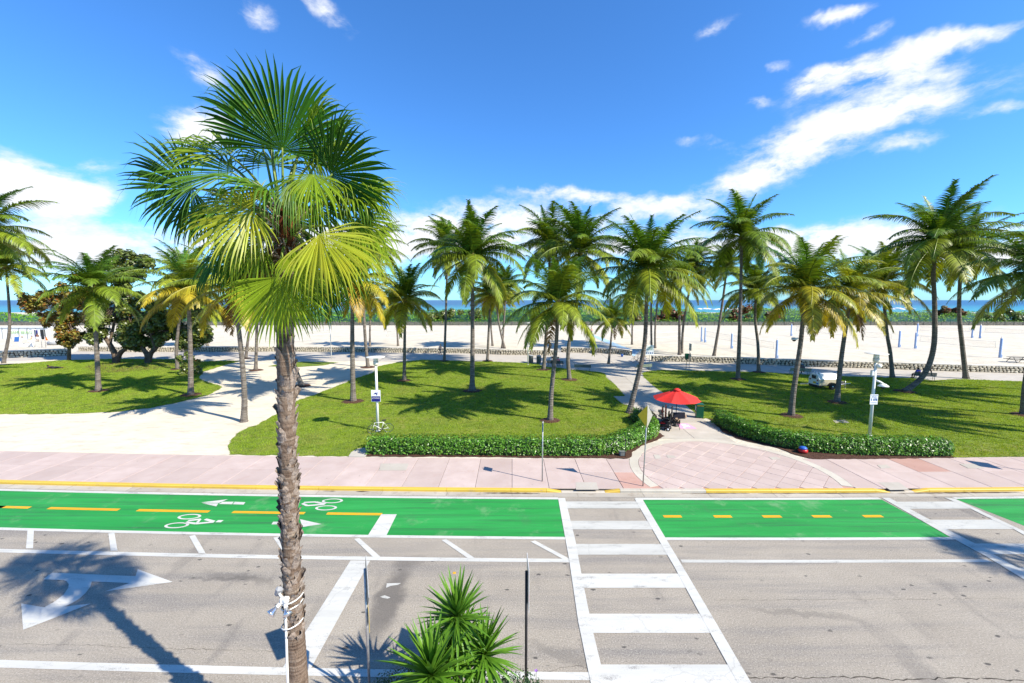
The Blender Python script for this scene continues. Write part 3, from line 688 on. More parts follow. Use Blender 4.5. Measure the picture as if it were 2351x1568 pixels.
# park ground
def wavy(pts, amp=.12, step=.5):
    out = []
    for i in range(len(pts)):
        a, c = pts[i], pts[(i + 1) % len(pts)]
        L = (c - a).length; n = max(1, min(200, int(L / step)))
        for k in range(n):
            p = a.lerp(c, k / n); out.append(Vector((p.x + random.uniform(-amp, amp), p.y + random.uniform(-amp, amp), 0)))
    return out
back = [(x, YL(22.44, x)) for x in range(-40, 41, 4)]
sand = sheet('sand', [(-400, YL(22.44, -40))] + back + [(400, YL(22.44, 40)), (400, 262), (-400, 262)], ZP - .012, M_sand, kind='structure')
pathsand = sheet('sand_path', [Vector((-60, YL(22.45, -60), 0)), *[Vector((x, YL(22.45, x), 0)) for x in range(-40, 4, 4)], G(640, 960, ZP), G(700, 905, ZP), G(850, 850, ZP), G(900, 830, ZP), G(500, 822, ZP), G(0, 828, ZP), G(-300, 830, ZP)], ZP - .006, M_sandpath, kind='structure')
prom_front = [(-120, 833), (0, 830), (150, 824), (300, 823), (550, 825), (810, 829), (1075, 833), (1180, 834), (1236, 836), (1250, 846), (1302, 851), (1376, 856)]
walk_l = [(1388, 858), (1394, 868), (1412, 883), (1448, 925), (1475, 965), (1510, 1004)]
walk_r = [(1700, 1022), (1650, 990), (1615, 962), (1593, 946.5), (1571, 927), (1509.5, 894), (1478.7, 867.5), (1474, 854)]
prom_r = [(1518, 851), (1763, 857), (1926, 866), (2053, 870), (2141, 875), (2199, 873), (2351, 879), (2500, 886)]
wall_b = [(2500, 862), (2351, 856.5), (2228.6, 853.5), (2141, 850.6), (2012, 845.5), (1926, 843.6), (1777, 837.7), (1686, 834), (1576, 830.5), (1497, 829), (1447, 800), (1368, 808), (1288, 806), (1274, 815), (1148, 813), (1078, 810), (804, 807), (636, 806), (294, 807), (246, 805), (181, 805), (154, 815), (0, 821), (-120, 826)]
prom = sheet('promenade', [G(*p, ZP) for p in prom_front + walk_l + walk_r + prom_r + wall_b], ZP - .002, M_conc, kind='structure')
for pa, pb in (((1760, 838), (1830, 859)), ((1590, 831), (1625, 853)), ((1380, 812), (1430, 850)), ((1926, 844), (2000, 868)), ((900, 809), (870, 829)), ((1090, 812), (1085, 832)), ((2180, 852), (2280, 876)), ((1300, 812), (1330, 848)), ((650, 808), (600, 825)), ((300, 809), (240, 822))):
    a, c = G(*pa, ZP), G(*pb, ZP); d = (c - a).normalized(); n = Vector((-d.y, d.x, 0)) * .02
    sheet('expansion_joint', [a - n, c - n, c + n, a + n], ZP + .001, M_wallcore, prom)
# walkway slabs between the lawns
wl = [G(*p, ZP) for p in walk_l]; wr = [G(*p, ZP) for p in walk_r][::-1]
def xat_y(line, y):
    pts = sorted(line, key=lambda p: p.y); return float(np.interp(y, [p.y for p in pts], [p.x for p in pts]))
ys = [25.85, 27.0, 29.2, 31.6, 34.2, 37.0, 40.0, 43.4, 47.2]
walkway = sheet('walkway', [Vector((xat_y(wl, y), y, 0)) for y in ys] + [Vector((xat_y(wr, y), y, 0)) for y in ys[::-1]], ZP - .001 + .002, M_gutter, kind='structure')
for a, c in zip(ys, ys[1:]):
    mid = lambda y: (xat_y(wl, y) + xat_y(wr, y)) / 2
    for f, g2 in ((xat_y, None),):
        slab('paving_slab', [(xat_y(wl, a) + .02, a + .012), (mid(a) - .01, a + .012), (mid(c) - .01, c - .012), (xat_y(wl, c) + .02, c - .012)], ZP + .016, .02, M_conc, walkway)
        slab('paving_slab', [(mid(a) + .01, a + .012), (xat_y(wr, a) - .02, a + .012), (xat_y(wr, c) - .02, c - .012), (mid(c) + .01, c - .012)], ZP + .017, .02, M_conc, walkway)
slab('paving_slab', [tuple(G(*p, ZP)[:2]) for p in ((1408, 911), (1440, 911), (1449, 924.5), (1426, 925.5))], ZP + .06, .06, M_conc, walkway)
st = sheet('ground_sticker', [G(*p, ZP + .022) for p in ((1553, 972), (1578, 972), (1600, 984), (1563, 984))], ZP + .022, M_pinkdecal, walkway)
for q in (((1563, 974), (1573, 974), (1582, 979), (1570, 979.5)), ((1574, 975), (1580, 976), (1586, 980), (1583, 980)), ((1569, 981), (1573, 981), (1575, 983), (1569, 983))):
    sheet('sticker_print', [G(*p, ZP + .025) for p in q], ZP + .025, M_signwhite, walkway)
# blue roll-out mat over the beach
bm_ = [(1440, 765), (1444, 771), (1700, 432), (1900, 520), (2180, 605)]
zz = lambda x, y: ((2000 + x / 3.918) * .574, (1250 + y / 3.918) * .574)
mat_r = [zz(1330, 250), zz(1430, 335), zz(1700, 432), zz(1900, 520), zz(2180, 612)]
mat_l = [zz(1300, 250), zz(1405, 345), zz(1600, 450), zz(1800, 530), zz(2100, 690)]
bluemat = sheet('beach_mat', [G(*p, ZP) for p in mat_r + mat_l[::-1]], ZP + .01, M_bluemat)
tag(bluemat, 'pale blue roll-out mat crossing the white sand toward the sea', 'mat')
# lawns
lawns = []
L1 = [(-150, 955), (0, 951), (88, 951), (176, 949), (264, 946), (351, 936), (417, 922), (479, 907), (510, 889.5), (500, 884), (466, 874), (457, 867.5), (466, 854), (527, 835), (549, 830), (531, 828), (466, 830), (400, 825), (264, 824), (132, 828), (44, 835), (0, 837), (-150, 842)]
L2 = [(614, 841), (676, 843.5), (742, 839), (777, 832), (697, 830), (650, 834)]
L3 = [(527, 1044), (523, 1023.5), (540, 999), (571, 982), (588, 977), (636, 951), (682, 920), (733, 902.6), (777, 885), (820, 867.5), (856, 856.5), (869, 841), (913, 832), (970, 826), (1071, 829), (1176, 832), (1236, 835), (1242, 839), (1253, 842.5), (1294, 845.5), (1302, 847.5), (1353, 852), (1376, 854), (1388, 857.5), (1394, 868), (1412, 883), (1435, 909.5), (1408, 911), (1426, 926), (1452, 934), (1470, 958), (1484, 990), (1440, 1020), (1390, 1030), (850, 1032), (820, 1037), (803, 1049)]
L4 = [(1474, 857), (1490, 852), (1518, 849.5), (1763, 855), (1817, 858.5), (1926, 863.5), (2053, 867.5), (2091, 868), (2141, 874), (2199, 870.5), (2351, 876), (2560, 884), (2560, 1058), (2351, 1051), (2185, 1051.5), (2178, 1030), (1900, 1025), (1760, 1010), (1660, 968), (1622, 960), (1615, 962), (1593, 946.5), (1571, 927), (1509.5, 894), (1478.7, 867.5)]
for L in (L1, L2, L3, L4):
    pts = wavy([G(*p, ZP) for p in L], .10, .30)
    pts = [p if p.y > YL(22.47, p.x) else Vector((p.x, YL(22.47, p.x) + random.uniform(0, .05), 0)) for p in pts]
    lawns.append(sheet('lawn', pts, ZP + .012, M_lawn, kind='structure'))
# mulch beds under hedges and trees
def mulch(pix, amp=.06): return sheet('mulch_bed', wavy([G(*p, ZP) for p in pix], amp, .25), ZP + .020, M_mulch, kind='structure')
mulch([(836, 1049), (846, 1036), (1000, 1030), (1390, 1032), (1430, 1020), (1478, 990), (1440, 960), (1450, 938), (1475, 945), (1505, 990), (1527, 1002), (1470, 1026), (1452, 1040), (1446, 1053), (1300, 1052), (1000, 1049)])
mulch([(1628, 962), (1650, 958), (1720, 990), (1800, 1018), (1900, 1030), (2176, 1034), (2188, 1051), (2050, 1053), (1868, 1055), (1830, 1046), (1790, 1030), (1700, 1010), (1660, 992)])
mulch([(190, 843), (230, 833), (330, 829), (420, 826), (445, 833), (410, 840), (340, 850), (260, 856), (210, 852)], .15)
slabp = sheet('planter_edge_slab', [G(*p, ZP) for p in ((800, 1049.5), (806, 1040), (822, 1031), (842, 1029), (850, 1036), (838, 1049.8))], ZP + .05, M_conc, kind='structure', thick=.06)
for q in (((1912, 966), (1940, 965), (1950, 971), (1918, 972)), ((1836, 880), (1862, 880), (1866, 883), (1838, 883))):
    s_ = sheet('utility_slab', [G(*p, ZP) for p in q], ZP + .04, M_conc, thick=.05)
    tag(s_, 'square pale utility slab set in the grass ' + ('left of the white lamp post with a dome camera' if q[0][0] > 1900 else 'behind the palm nearest the tan trailer'), 'utility slab')
# sea and near pavement on the camera's side
sea = sheet('sea', [(-60000, 250), (60000, 250), (60000, 80000), (-60000, 80000)], -.25, M_sea, kind='structure')
near = sheet('near_sidewalk', [(-60, -6), (60, -6), (60, 8.5)] + [(x, YL(8.38, x)) for x in range(40, -41, -4)] + [(-60, 8.5)], .12, M_pink, kind='structure', thick=.14)
# grass blades
def grass():
    b = MB(); rnd = random.Random(5)
    for k in range(9):
        a = rnd.uniform(0, 6.28); r0 = rnd.uniform(0, .09); x, y = r0 * math.cos(a), r0 * math.sin(a); t = rnd.uniform(0, 6.28)
        h = rnd.uniform(.035, .085); w = .009; lx, ly = rnd.uniform(-.035, .035), rnd.uniform(-.035, .035)
        b.face([b.pt((x - w * math.cos(t), y - w * math.sin(t), 0)), b.pt((x + w * math.cos(t), y + w * math.sin(t), 0)), b.pt((x + lx, y + ly, h))])
    tuft = bpy.data.objects.new('grass_tuft', b.mesh('grass_tuft', M_grass))
    tree = bpy.data.node_groups.new('scatter_grass', 'GeometryNodeTree')
    tree.interface.new_socket('Geometry', in_out='INPUT', socket_type='NodeSocketGeometry'); tree.interface.new_socket('Geometry', in_out='OUTPUT', socket_type='NodeSocketGeometry')
    n = tree.nodes; l = tree.links
    gi, go = n.new('NodeGroupInput'), n.new('NodeGroupOutput'); dp = n.new('GeometryNodeDistributePointsOnFaces'); dp.inputs['Density'].default_value = 55
    ip = n.new('GeometryNodeInstanceOnPoints'); oi = n.new('GeometryNodeObjectInfo'); oi.inputs[0].default_value = tuft; oi.inputs['As Instance'].default_value = True
    rv = n.new('FunctionNodeRandomValue'); rv.data_type = 'FLOAT_VECTOR'; rv.inputs[1].default_value = (.15, .15, 6.28)
    rs = n.new('FunctionNodeRandomValue'); rs.data_type = 'FLOAT'; rs.inputs[2].default_value = .7; rs.inputs[3].default_value = 1.35
    l.new(gi.outputs[0], dp.inputs[0]); l.new(dp.outputs['Points'], ip.inputs['Points']); l.new(oi.outputs['Geometry'], ip.inputs['Instance'])
    l.new(rv.outputs[0], ip.inputs['Rotation']); l.new(rs.outputs[1], ip.inputs['Scale']); l.new(ip.outputs[0], go.inputs[0])
    for lw, where in ((lawns[0], 'left lawn under the sea grape trees'), (lawns[2], 'middle lawn behind the long hedge'), (lawns[3], 'right lawn around the trailer')):
        pl = [v.co.copy() for v in lw.data.vertices]
        o = bpy.data.objects.new('grass', lw.data.copy()); link(o); tag(o, 'short green and yellow grass of the ' + where, 'grass', kind='stuff')
        m = o.modifiers.new('scatter', 'NODES'); m.node_group = tree
grass()
# ---------------------------------------------------------------- coconut palms
def frond_mesh(name, a0, a1, L=1.0, seed=0, droop=.5, nleaf=78, sparse=0.0):
    "one feather leaf of length 5 m, rib starting at elevation a0 and bending to a1"
    rn = random.Random(seed); b = MB(); L = 5.0 * L
    N = 26; pts = []; ang = []; p = Vector((0, 0, 0)); side_bend = rn.uniform(-.25, .25)
    for i in range(N + 1):
        s = i / N; a = R(a0 + (a1 - a0) * s ** 1.25)
        pts.append(p.copy()); ang.append(a)
        yaw = side_bend * s * s
        p = p + Vector((math.cos(a) * math.cos(yaw), math.cos(a) * math.sin(yaw), math.sin(a))) * (L / N)
    b.tube(pts, [.055 * (1 - .85 * (i / N)) + .006 for i in range(N + 1)], 5, 1, True)
    for i in range(nleaf):
        s = .10 + .90 * (i + rn.uniform(-.3, .3)) / nleaf
        k = s * N; j = min(N - 1, int(max(0, k))); f = k - j
        q = pts[j].lerp(pts[j + 1], f); t = (pts[j + 1] - pts[j]).normalized()
        side = t.cross(Vector((0, 0, 1))); side = side.normalized() if side.length > .05 else Vector((0, 1, 0))
        up = side.cross(t).normalized()
        ln = (.34 + 1.0 * math.sin(min(1, s * 1.12) * math.pi) ** .75 * (1 - .25 * s)) * .92
        for sg in (-1, 1):
            if rn.random() < sparse: continue
            l_ = ln * rn.uniform(.85, 1.1)
            fw = .22 + .60 * s + rn.uniform(-.08, .08)
            d0 = (side * sg + t * fw + up * rn.uniform(.05, .32)).normalized()
            w = .034 * rn.uniform(.85, 1.15); seg = 4; prev = None; pp = q.copy(); d = d0.copy()
            for m in range(seg + 1):
                u = m / seg; ww = w * (1 - u ** 1.6) + .003
                nrm = d.cross(up if abs(d.dot(up)) < .95 else t).normalized()
                a_, c_ = b.pt(pp - nrm * ww), b.pt(pp + nrm * ww)
                if prev: b.face([prev[0], a_, c_, prev[1]], 0, True)
                prev = (a_, c_)
                d = (d + Vector((0, 0, -1)) * droop * (.55 + .9 * u) * rn.uniform(.7, 1.2) * .62).normalized()
                pp = pp + d * (l_ / seg)
    me = b.mesh(name, [M_frond, M_rachis]); return me
FR = {}
for key, a0, a1, dr in (('spear', 84, 62, .25), ('up', 74, 18, .38), ('upmid', 58, -22, .5), ('mid', 38, -48, .6), ('low', 12, -66, .7), ('hang', -22, -80, .65), ('dead', -62, -88, .45)):
    FR[key] = [frond_mesh('frond_' + key, a0 + random.uniform(-5, 5), a1 + random.uniform(-8, 8), 1, 100 + 7 * k + len(key) * 31, dr, sparse=.03 if key != 'dead' else .25) for k in range(3)]
COCO = {}
def coco_mesh(n, mat, seed):
    rn = random.Random(seed); b = MB()
    for k in range(n):
        a = rn.uniform(0, 6.28); r = rn.uniform(.16, .32); z = rn.uniform(-.5, -.1); rr = rn.uniform(.09, .125)
        b.lathe([(0, -rr * 1.25), (rr * .7, -rr * .8), (rr, 0), (rr * .75, rr * .7), (0, rr * 1.2)], (r * math.cos(a), r * math.sin(a), z), 7)
    return b.mesh('coconut_cluster', mat)
COCO = [coco_mesh(7, M_coconut, 1), coco_mesh(9, M_greencoco, 2)]
GREEN = (.055, .135, .012); MIDG = (.11, .185, .016); YG = (.24, .27, .02); YEL = (.37, .285, .02); ORN = (.34, .20, .025); BRN = (.20, .115, .05)
def mixc(a, b_, t): return tuple(x + (y - x) * t for x, y in zip(a, b_))
def catmull(P, n):
    P = [P[0] * 2 - P[1]] + P + [P[-1] * 2 - P[-2]]; out = []
    for i in range(1, len(P) - 2):
        for k in range(n):
            t = k / n; a, b_, c, d = P[i - 1], P[i], P[i + 1], P[i + 2]
            out.append(.5 * ((2 * b_) + (c - a) * t + (2 * a - 5 * b_ + 4 * c - d) * t * t + (3 * b_ - a - 3 * c + d) * t ** 3))
    out.append(P[-2]); return out
def coconut_palm(label, base, crown, mids=(), L=5.0, yellow=.3, n=24, rad=.17, seed=0, dead=0, thin=1.0, mul=True, group='coconut palms of the beach park', bulge=1.5, Y=None, baseline=None):
    rn = random.Random(seed + 17)
    g = G(*base, ZP) if baseline is None else Vector(baseline); Yd = g.y
    P = [g + Vector((0, 0, -.05))] + [D(*m, Yd + rn.uniform(-.1, .1)) for m in mids] + [D(*crown, Yd)]
    if len(P) == 2: P.insert(1, P[0].lerp(P[1], .5) + Vector((rn.uniform(-.25, .25), rn.uniform(-.2, .2), 0)))
    root = thing('coconut_palm', label, 'palm tree', g, 0, group)
    path = catmull([p - g for p in P], max(6, int(26 / (len(P) - 1)))); H_ = (P[-1] - P[0]).length
    b = MB(); pts = []; rads = []
    fine = []
    nseg = max(30, int(H_ / .09))
    cum = [0]
    for a, c in zip(path, path[1:]): cum.append(cum[-1] + (c - a).length)
    for i in range(nseg + 1):
        s = i / nseg * cum[-1]; k = max(0, min(len(path) - 2, int(np.searchsorted(cum, s)) - 1)); f = (s - cum[k]) / max(1e-6, cum[k + 1] - cum[k])
        pts.append(path[k].lerp(path[k + 1], f)); u = i / nseg
        r = rad * 1.12 * (1.0 - .38 * u) * (1 + (bulge - 1) * math.exp(-s / .45)) * (1 + (.055 if i % 2 else -.02) + rn.uniform(-.02, .02))
        rads.append(r)
    b.tube(pts, rads, 10, 0, True, False); b.build('trunk', M_trunk, root)
    top = path[-1]; sc0 = L / 5.0 * 1.32
    # fibrous crown shaft
    b = MB(); b.lathe([(rad * .62, -.5), (rad * 1.25, -.15), (rad * 1.35, .15), (rad * .8, .6), (.03, .9)], top, 9); b.build('crown_shaft', M_coconut, root)
    plan = []
    seq = ['spear', 'spear', 'up', 'up', 'up', 'up', 'upmid', 'upmid', 'upmid', 'upmid', 'upmid', 'mid', 'mid', 'mid', 'mid', 'mid', 'low', 'low', 'low', 'low', 'low', 'hang', 'hang', 'hang', 'low', 'hang', 'hang', 'low', 'mid', 'upmid', 'up', 'low', 'hang', 'mid', 'low']
    tilt = (path[-1] - path[-4]).normalized()
    for i in range(n + 8):
        key = seq[i % len(seq)]; az = i * 2.39996 + rn.uniform(-.25, .25) + seed
        age = {'spear': 0, 'up': .1, 'upmid': .3, 'mid': .5, 'low': .75, 'hang': 1.0}[key]
        yy = max(0, min(1, age * yellow * 1.08 + rn.uniform(-.2, .2) * yellow * 1.3))
        col = mixc(GREEN, YG, min(1, yy * 2)) if yy < .5 else mixc(YG, YEL if rn.random() < .8 else ORN, (yy - .5) * 2)
        col = mixc(col, MIDG, .25 * rn.random())
        s_ = sc0 * rn.uniform(.82, 1.06) * ({'spear': .78, 'up': .95, 'hang': 1.0}.get(key, 1.0))
        e = inst('frond', FR[key][rn.randrange(3)], root, top + Vector((0, 0, .1 + .25 * (1 - age))), (rn.uniform(-.08, .08), rn.uniform(-.10, .10), az), s_, col)
    for i in range(dead):
        inst('dead_frond', FR['dead'][rn.randrange(3)], root, top, (0, 0, rn.uniform(0, 6.28)), sc0 * rn.uniform(.6, .8), mixc(BRN, ORN, rn.random() * .3))
    inst('coconut_cluster', COCO[rn.randrange(2)], root, top + Vector((0, 0, .05)), (0, 0, rn.uniform(0, 6)))
    if mul:
        b = MB(); m = 14; c0 = b.pt((0, 0, 0.10)); rg = []
        for k in range(m):
            a = 2 * math.pi * k / m; rr = rad * 4.6 * rn.uniform(.85, 1.15); rg.append(b.pt((rr * 1.15 * math.cos(a), rr * math.sin(a), -.03)))
        mid = []
        for k in range(m):
            a = 2 * math.pi * k / m; rr = rad * 3.6; mid.append(b.pt((rr * 1.1 * math.cos(a), rr * math.sin(a), .085)))
        for k in range(m): b.face([rg[k], rg[(k + 1) % m], mid[(k + 1) % m], mid[k]], 0, True); b.face([mid[k], mid[(k + 1) % m], c0], 0, True)
        b.build('mulch_ring', M_mulch, root)
    return root
PALMS = [
 ('leftmost coconut palm with a slim grey trunk beside the low stone wall', (8, 834), (14, 615), [(22, 745)], dict(L=4.6, yellow=.35, mul=False)),
 ('tall coconut palm whose crown overhangs the left edge of the picture', (-75, 880), (-42, 540), [], dict(L=5.4, yellow=.35)),
 ('short coconut palm with one brown hanging frond in front of the sea grape trees', (226, 898), (215, 668), [(222, 800)], dict(L=3.9, yellow=.25, dead=1, rad=.19)),
 ('yellow-fronded coconut palm at the tip of the left lawn', (438, 907), (432, 672), [(437, 800)], dict(L=4.0, yellow=1.0, rad=.20)),
 ('coconut palm with wire-wrapped pale trunk standing in the sand path', (560, 968), (538, 672), [(561, 900), (553, 800)], dict(L=3.4, yellow=.8, dead=3, rad=.17, mul=False)),
 ('slender coconut palm rising behind the small round shrub on the left lawn', (408, 848), (428, 640), [(405, 800), (413, 730)], dict(L=4.2, yellow=.5)),
 ('right-leaning coconut palm at the promenade edge left of the fan palm', (564, 823), (588, 640), [(572, 760)], dict(L=4.2, yellow=.4)),
 ('pale straight coconut palm in the mulch patch left of the fan palm trunk', (587, 850), (592, 668), [(589, 780)], dict(L=3.8, yellow=.6)),
 ('small coconut palm behind the wall right of the sea grape trees', (477, 796), (468, 705), [(474, 772)], dict(L=3.8, yellow=.4, mul=False)),
 ('thin coconut palm behind the wall seen through the dark sea grape', (416, 796), (414, 690), [], dict(L=3.8, yellow=.4, mul=False)),
 ('coconut palm leaning left behind the big fan palm trunk', (693, 886), (630, 655), [(680, 852), (655, 780)], dict(L=4.0, yellow=.6, rad=.20)),
 ('coconut palm with golden fronds just right of the big fan palm', (811, 922), (809, 655), [(809, 800)], dict(L=3.9, yellow=1.0, rad=.20)),
 ('tall coconut palm partly hidden behind the fan palm crown on its right', (845, 843), (846, 575), [(838, 770), (836, 690)], dict(L=4.8, yellow=.3, rad=.19)),
 ('short coconut palm with drooping yellow lower fronds left of the middle lawn centre', (928, 874), (930, 692), [(929, 790)], dict(L=3.8, yellow=.65)),
 ('tall coconut palm behind and left of the thick-footed palm', (1020, 829), (1027, 577), [(1024, 710)], dict(L=4.6, yellow=.35)),
 ('tall coconut palm with a thick bulging foot in the middle lawn', (1084, 898), (1084, 596), [(1085, 760)], dict(L=4.9, yellow=.3, rad=.21, bulge=2.0, n=26)),
 ('small coconut palm with yellow lower fronds beside the promenade, behind the thick-footed palm', (1119, 829), (1126, 680), [(1122, 760)], dict(L=3.9, yellow=.8)),
 ('coconut palm leaning left on the sand behind the wall, right of the thick-footed palm', (1159, 800), (1137, 668), [(1146, 745)], dict(L=4.0, yellow=.5, mul=False)),
 ('straight thin coconut palm on the sand beside the left-leaning one', (1131, 794), (1128, 690), [], dict(L=3.9, yellow=.5, mul=False)),
 ('far coconut palm on the sand with its trunk just right of the left-leaning one', (1153, 799), (1163, 660), [], dict(L=4.0, yellow=.4, mul=False)),
 ('far thin coconut palm on the sand behind the small yellow palm', (914, 794), (905, 700), [], dict(L=3.8, yellow=.4, mul=False)),
 ('far coconut palm on the sand behind the golden palm', (849, 795), (850, 690), [], dict(L=3.8, yellow=.4, mul=False)),
 ('front coconut palm in a mulch ring near the hedge, left of the walkway', (1263, 966), (1281, 703), [(1266, 900), (1277, 790)], dict(L=3.8, yellow=.45, rad=.165, n=26, dead=1)),
 ('tall coconut palm with a whitish flared foot beside the empty bench', (1307, 872), (1332, 584), [(1305, 800), (1325, 690)], dict(L=5.0, yellow=.35, rad=.20)),
 ('tall coconut palm beside the bins with a white-banded foot', (1248, 849), (1261, 565), [(1256, 740), (1261, 650)], dict(L=4.7, yellow=.4, rad=.19)),
 ('coconut palm leaning right beside the red umbrella, foot behind the hedge', (1444, 948), (1484, 630), [(1461, 880), (1479, 797), (1484, 700)], dict(L=4.5, yellow=.4, rad=.185, mul=False, n=27)),
 ('small coconut palm growing from the pavement in front of the wall opening', (1397, 835), (1406, 735), [(1403, 780)], dict(L=3.0, yellow=.6, rad=.15, dead=1, mul=False)),
 ('lone coconut palm on the sand between the blue mat and the palm cluster', (1451, 791), (1453, 680), [], dict(L=4.2, yellow=.4, mul=False)),
 ('nearest trunk of the sand palm cluster behind the leaning palm', (1496, 806), (1497, 615), [(1495, 720)], dict(L=4.6, yellow=.4, mul=False)),
 ('rear trunk of the sand palm cluster behind the leaning palm', (1504, 799), (1516, 640), [(1505, 740)], dict(L=4.4, yellow=.4, mul=False)),
 ('straight palm of the twin pair on the sand, above the red umbrella', (1560, 815), (1563, 650), [(1560, 740)], dict(L=4.6, yellow=.5, rad=.21, mul=False)),
 ('right-leaning palm of the twin pair on the sand, above the red umbrella', (1565, 811), (1590, 612), [(1569, 745), (1580, 680)], dict(L=4.6, yellow=.35, rad=.19, mul=False)),
 ('right-curving coconut palm on the sand left of the tallest right-lawn palm', (1639, 817), (1668, 618), [(1652, 740), (1662, 670)], dict(L=4.7, yellow=.35, rad=.20, mul=False)),
 ('tallest straight coconut palm with an orange band at the left of the right lawn', (1694, 871), (1703, 548), [(1700, 700)], dict(L=5.0, yellow=.25, rad=.19, n=25)),
 ('coconut palm curving left beside the promenade, right of the tallest straight palm', (1742, 855), (1735, 672), [(1740, 790), (1734, 735)], dict(L=4.3, yellow=.4, rad=.17)),
 ('golden-skirted coconut palm in front of the tan trailer', (1816, 955), (1849, 672), [(1823, 890), (1838, 788)], dict(L=3.9, yellow=.95, rad=.175, n=27, dead=1)),
 ('coconut palm standing against the towing end of the trailer', (1921, 924), (1953, 680), [(1932, 819)], dict(L=3.8, yellow=.9, rad=.175, n=26, dead=1)),
 ('dark coconut palm at the promenade right of the white dome-camera post', (2049, 867), (2026, 655), [(2044, 810), (2036, 762)], dict(L=4.4, yellow=.6, rad=.18, mul=False)),
 ('coconut palm with a strongly bowed trunk over the bench at right', (2076, 899), (2152, 562), [(2120, 862), (2143, 800), (2146, 709), (2143, 620)], dict(L=5.0, yellow=.3, rad=.21, n=27)),
 ('dark tall coconut palm right of the bowed palm, by the promenade', (2218, 869), (2207, 588), [(2209, 790), (2202, 710)], dict(L=4.9, yellow=.35, rad=.205, mul=False)),
 ('coconut palm cut by the right edge of the picture', (2350, 953), (2395, 640), [(2356, 870)], dict(L=4.6, yellow=.3)),
 ('coconut palm right of the frame whose shadow crosses the right lawn behind the bowed palm', (2520, 905), (2535, 560), [], dict(L=4.8, yellow=.3)),
 ('coconut palm right of the frame whose shadow reaches the middle of the right lawn', (2640, 935), (2660, 600), [], dict(L=4.8, yellow=.3)),
 ('coconut palm right of the frame whose shadow falls near the right-edge palm', (2560, 1000), (2590, 640), [], dict(L=4.8, yellow=.3)),
]
for i, (lab, base, crown, mids, kw) in enumerate(PALMS): coconut_palm(lab, base, crown, mids, seed=i * 3 + 1, **kw)
# ---------------------------------------------------------------- the big fan palm in front
def fan_leaf(hub, axis, nrm, Rm, rn, nseg=46, spread=150, droop=.5, split=.5, stiff=1.0, cup=.18):
    "pleated fan blade: hub point, direction of the middle segment, upper-side normal, radius"
    axis = axis.normalized(); side = axis.cross(nrm).normalized(); nrm = side.cross(axis).normalized()
    b = MB(); down = Vector((0, 0, -1))
    for i in range(nseg):
        f = (i + .5) / nseg * 2 - 1; th = R(spread) * f
        d = axis * math.cos(th) + side * math.sin(th); d = (d + nrm * rn.uniform(-.07, .07)).normalized()
        ln = Rm * (1 - .30 * abs(f) ** 2.2) * rn.uniform(.93, 1.05)
        per = -axis * math.sin(th) + side * math.cos(th)      # across the segment
        dth = R(spread) * 2 / nseg
        M = 9; p = hub.copy(); prev = None; dd = (d - nrm * cup * .3 * abs(f)).normalized(); lim = split + .01 + rn.uniform(-.05, .05); tw = rn.uniform(-.5, .5); dr = droop * rn.uniform(.45, 1.7)
        kink = rn.random() < .22
        for m in range(M + 1):
            u = m / M; r = ln * u
            w = r * math.tan(dth / 2) * (.99 if u < .3 else .95)
            if u > lim: w = ln * lim * math.tan(dth / 2) * max(.04, (1 - ((u - lim) / (1 - lim)) ** 1.15))
            pleat = nrm * min(w, .03) * .85
            pe = per
            if u > lim: pe = (per * math.cos(tw * (u - lim)) + nrm * math.sin(tw * (u - lim))).normalized()
            a_, c_, e_ = b.pt(p - pe * w - pleat * .5), b.pt(p + pleat * .5), b.pt(p + pe * w - pleat * .5)
            if prev: b.face([prev[0], a_, c_, prev[1]]); b.face([prev[1], c_, e_, prev[2]])
            prev = (a_, c_, e_)
            g = dr * 1.5 * (.03 + (max(0, u - lim * .75) ** 1.25) * 1.35) / stiff
            if kink and u > lim + .12: g += .5
            dd = (dd + down * g).normalized()
            p = p + dd * (ln / M)
    return b
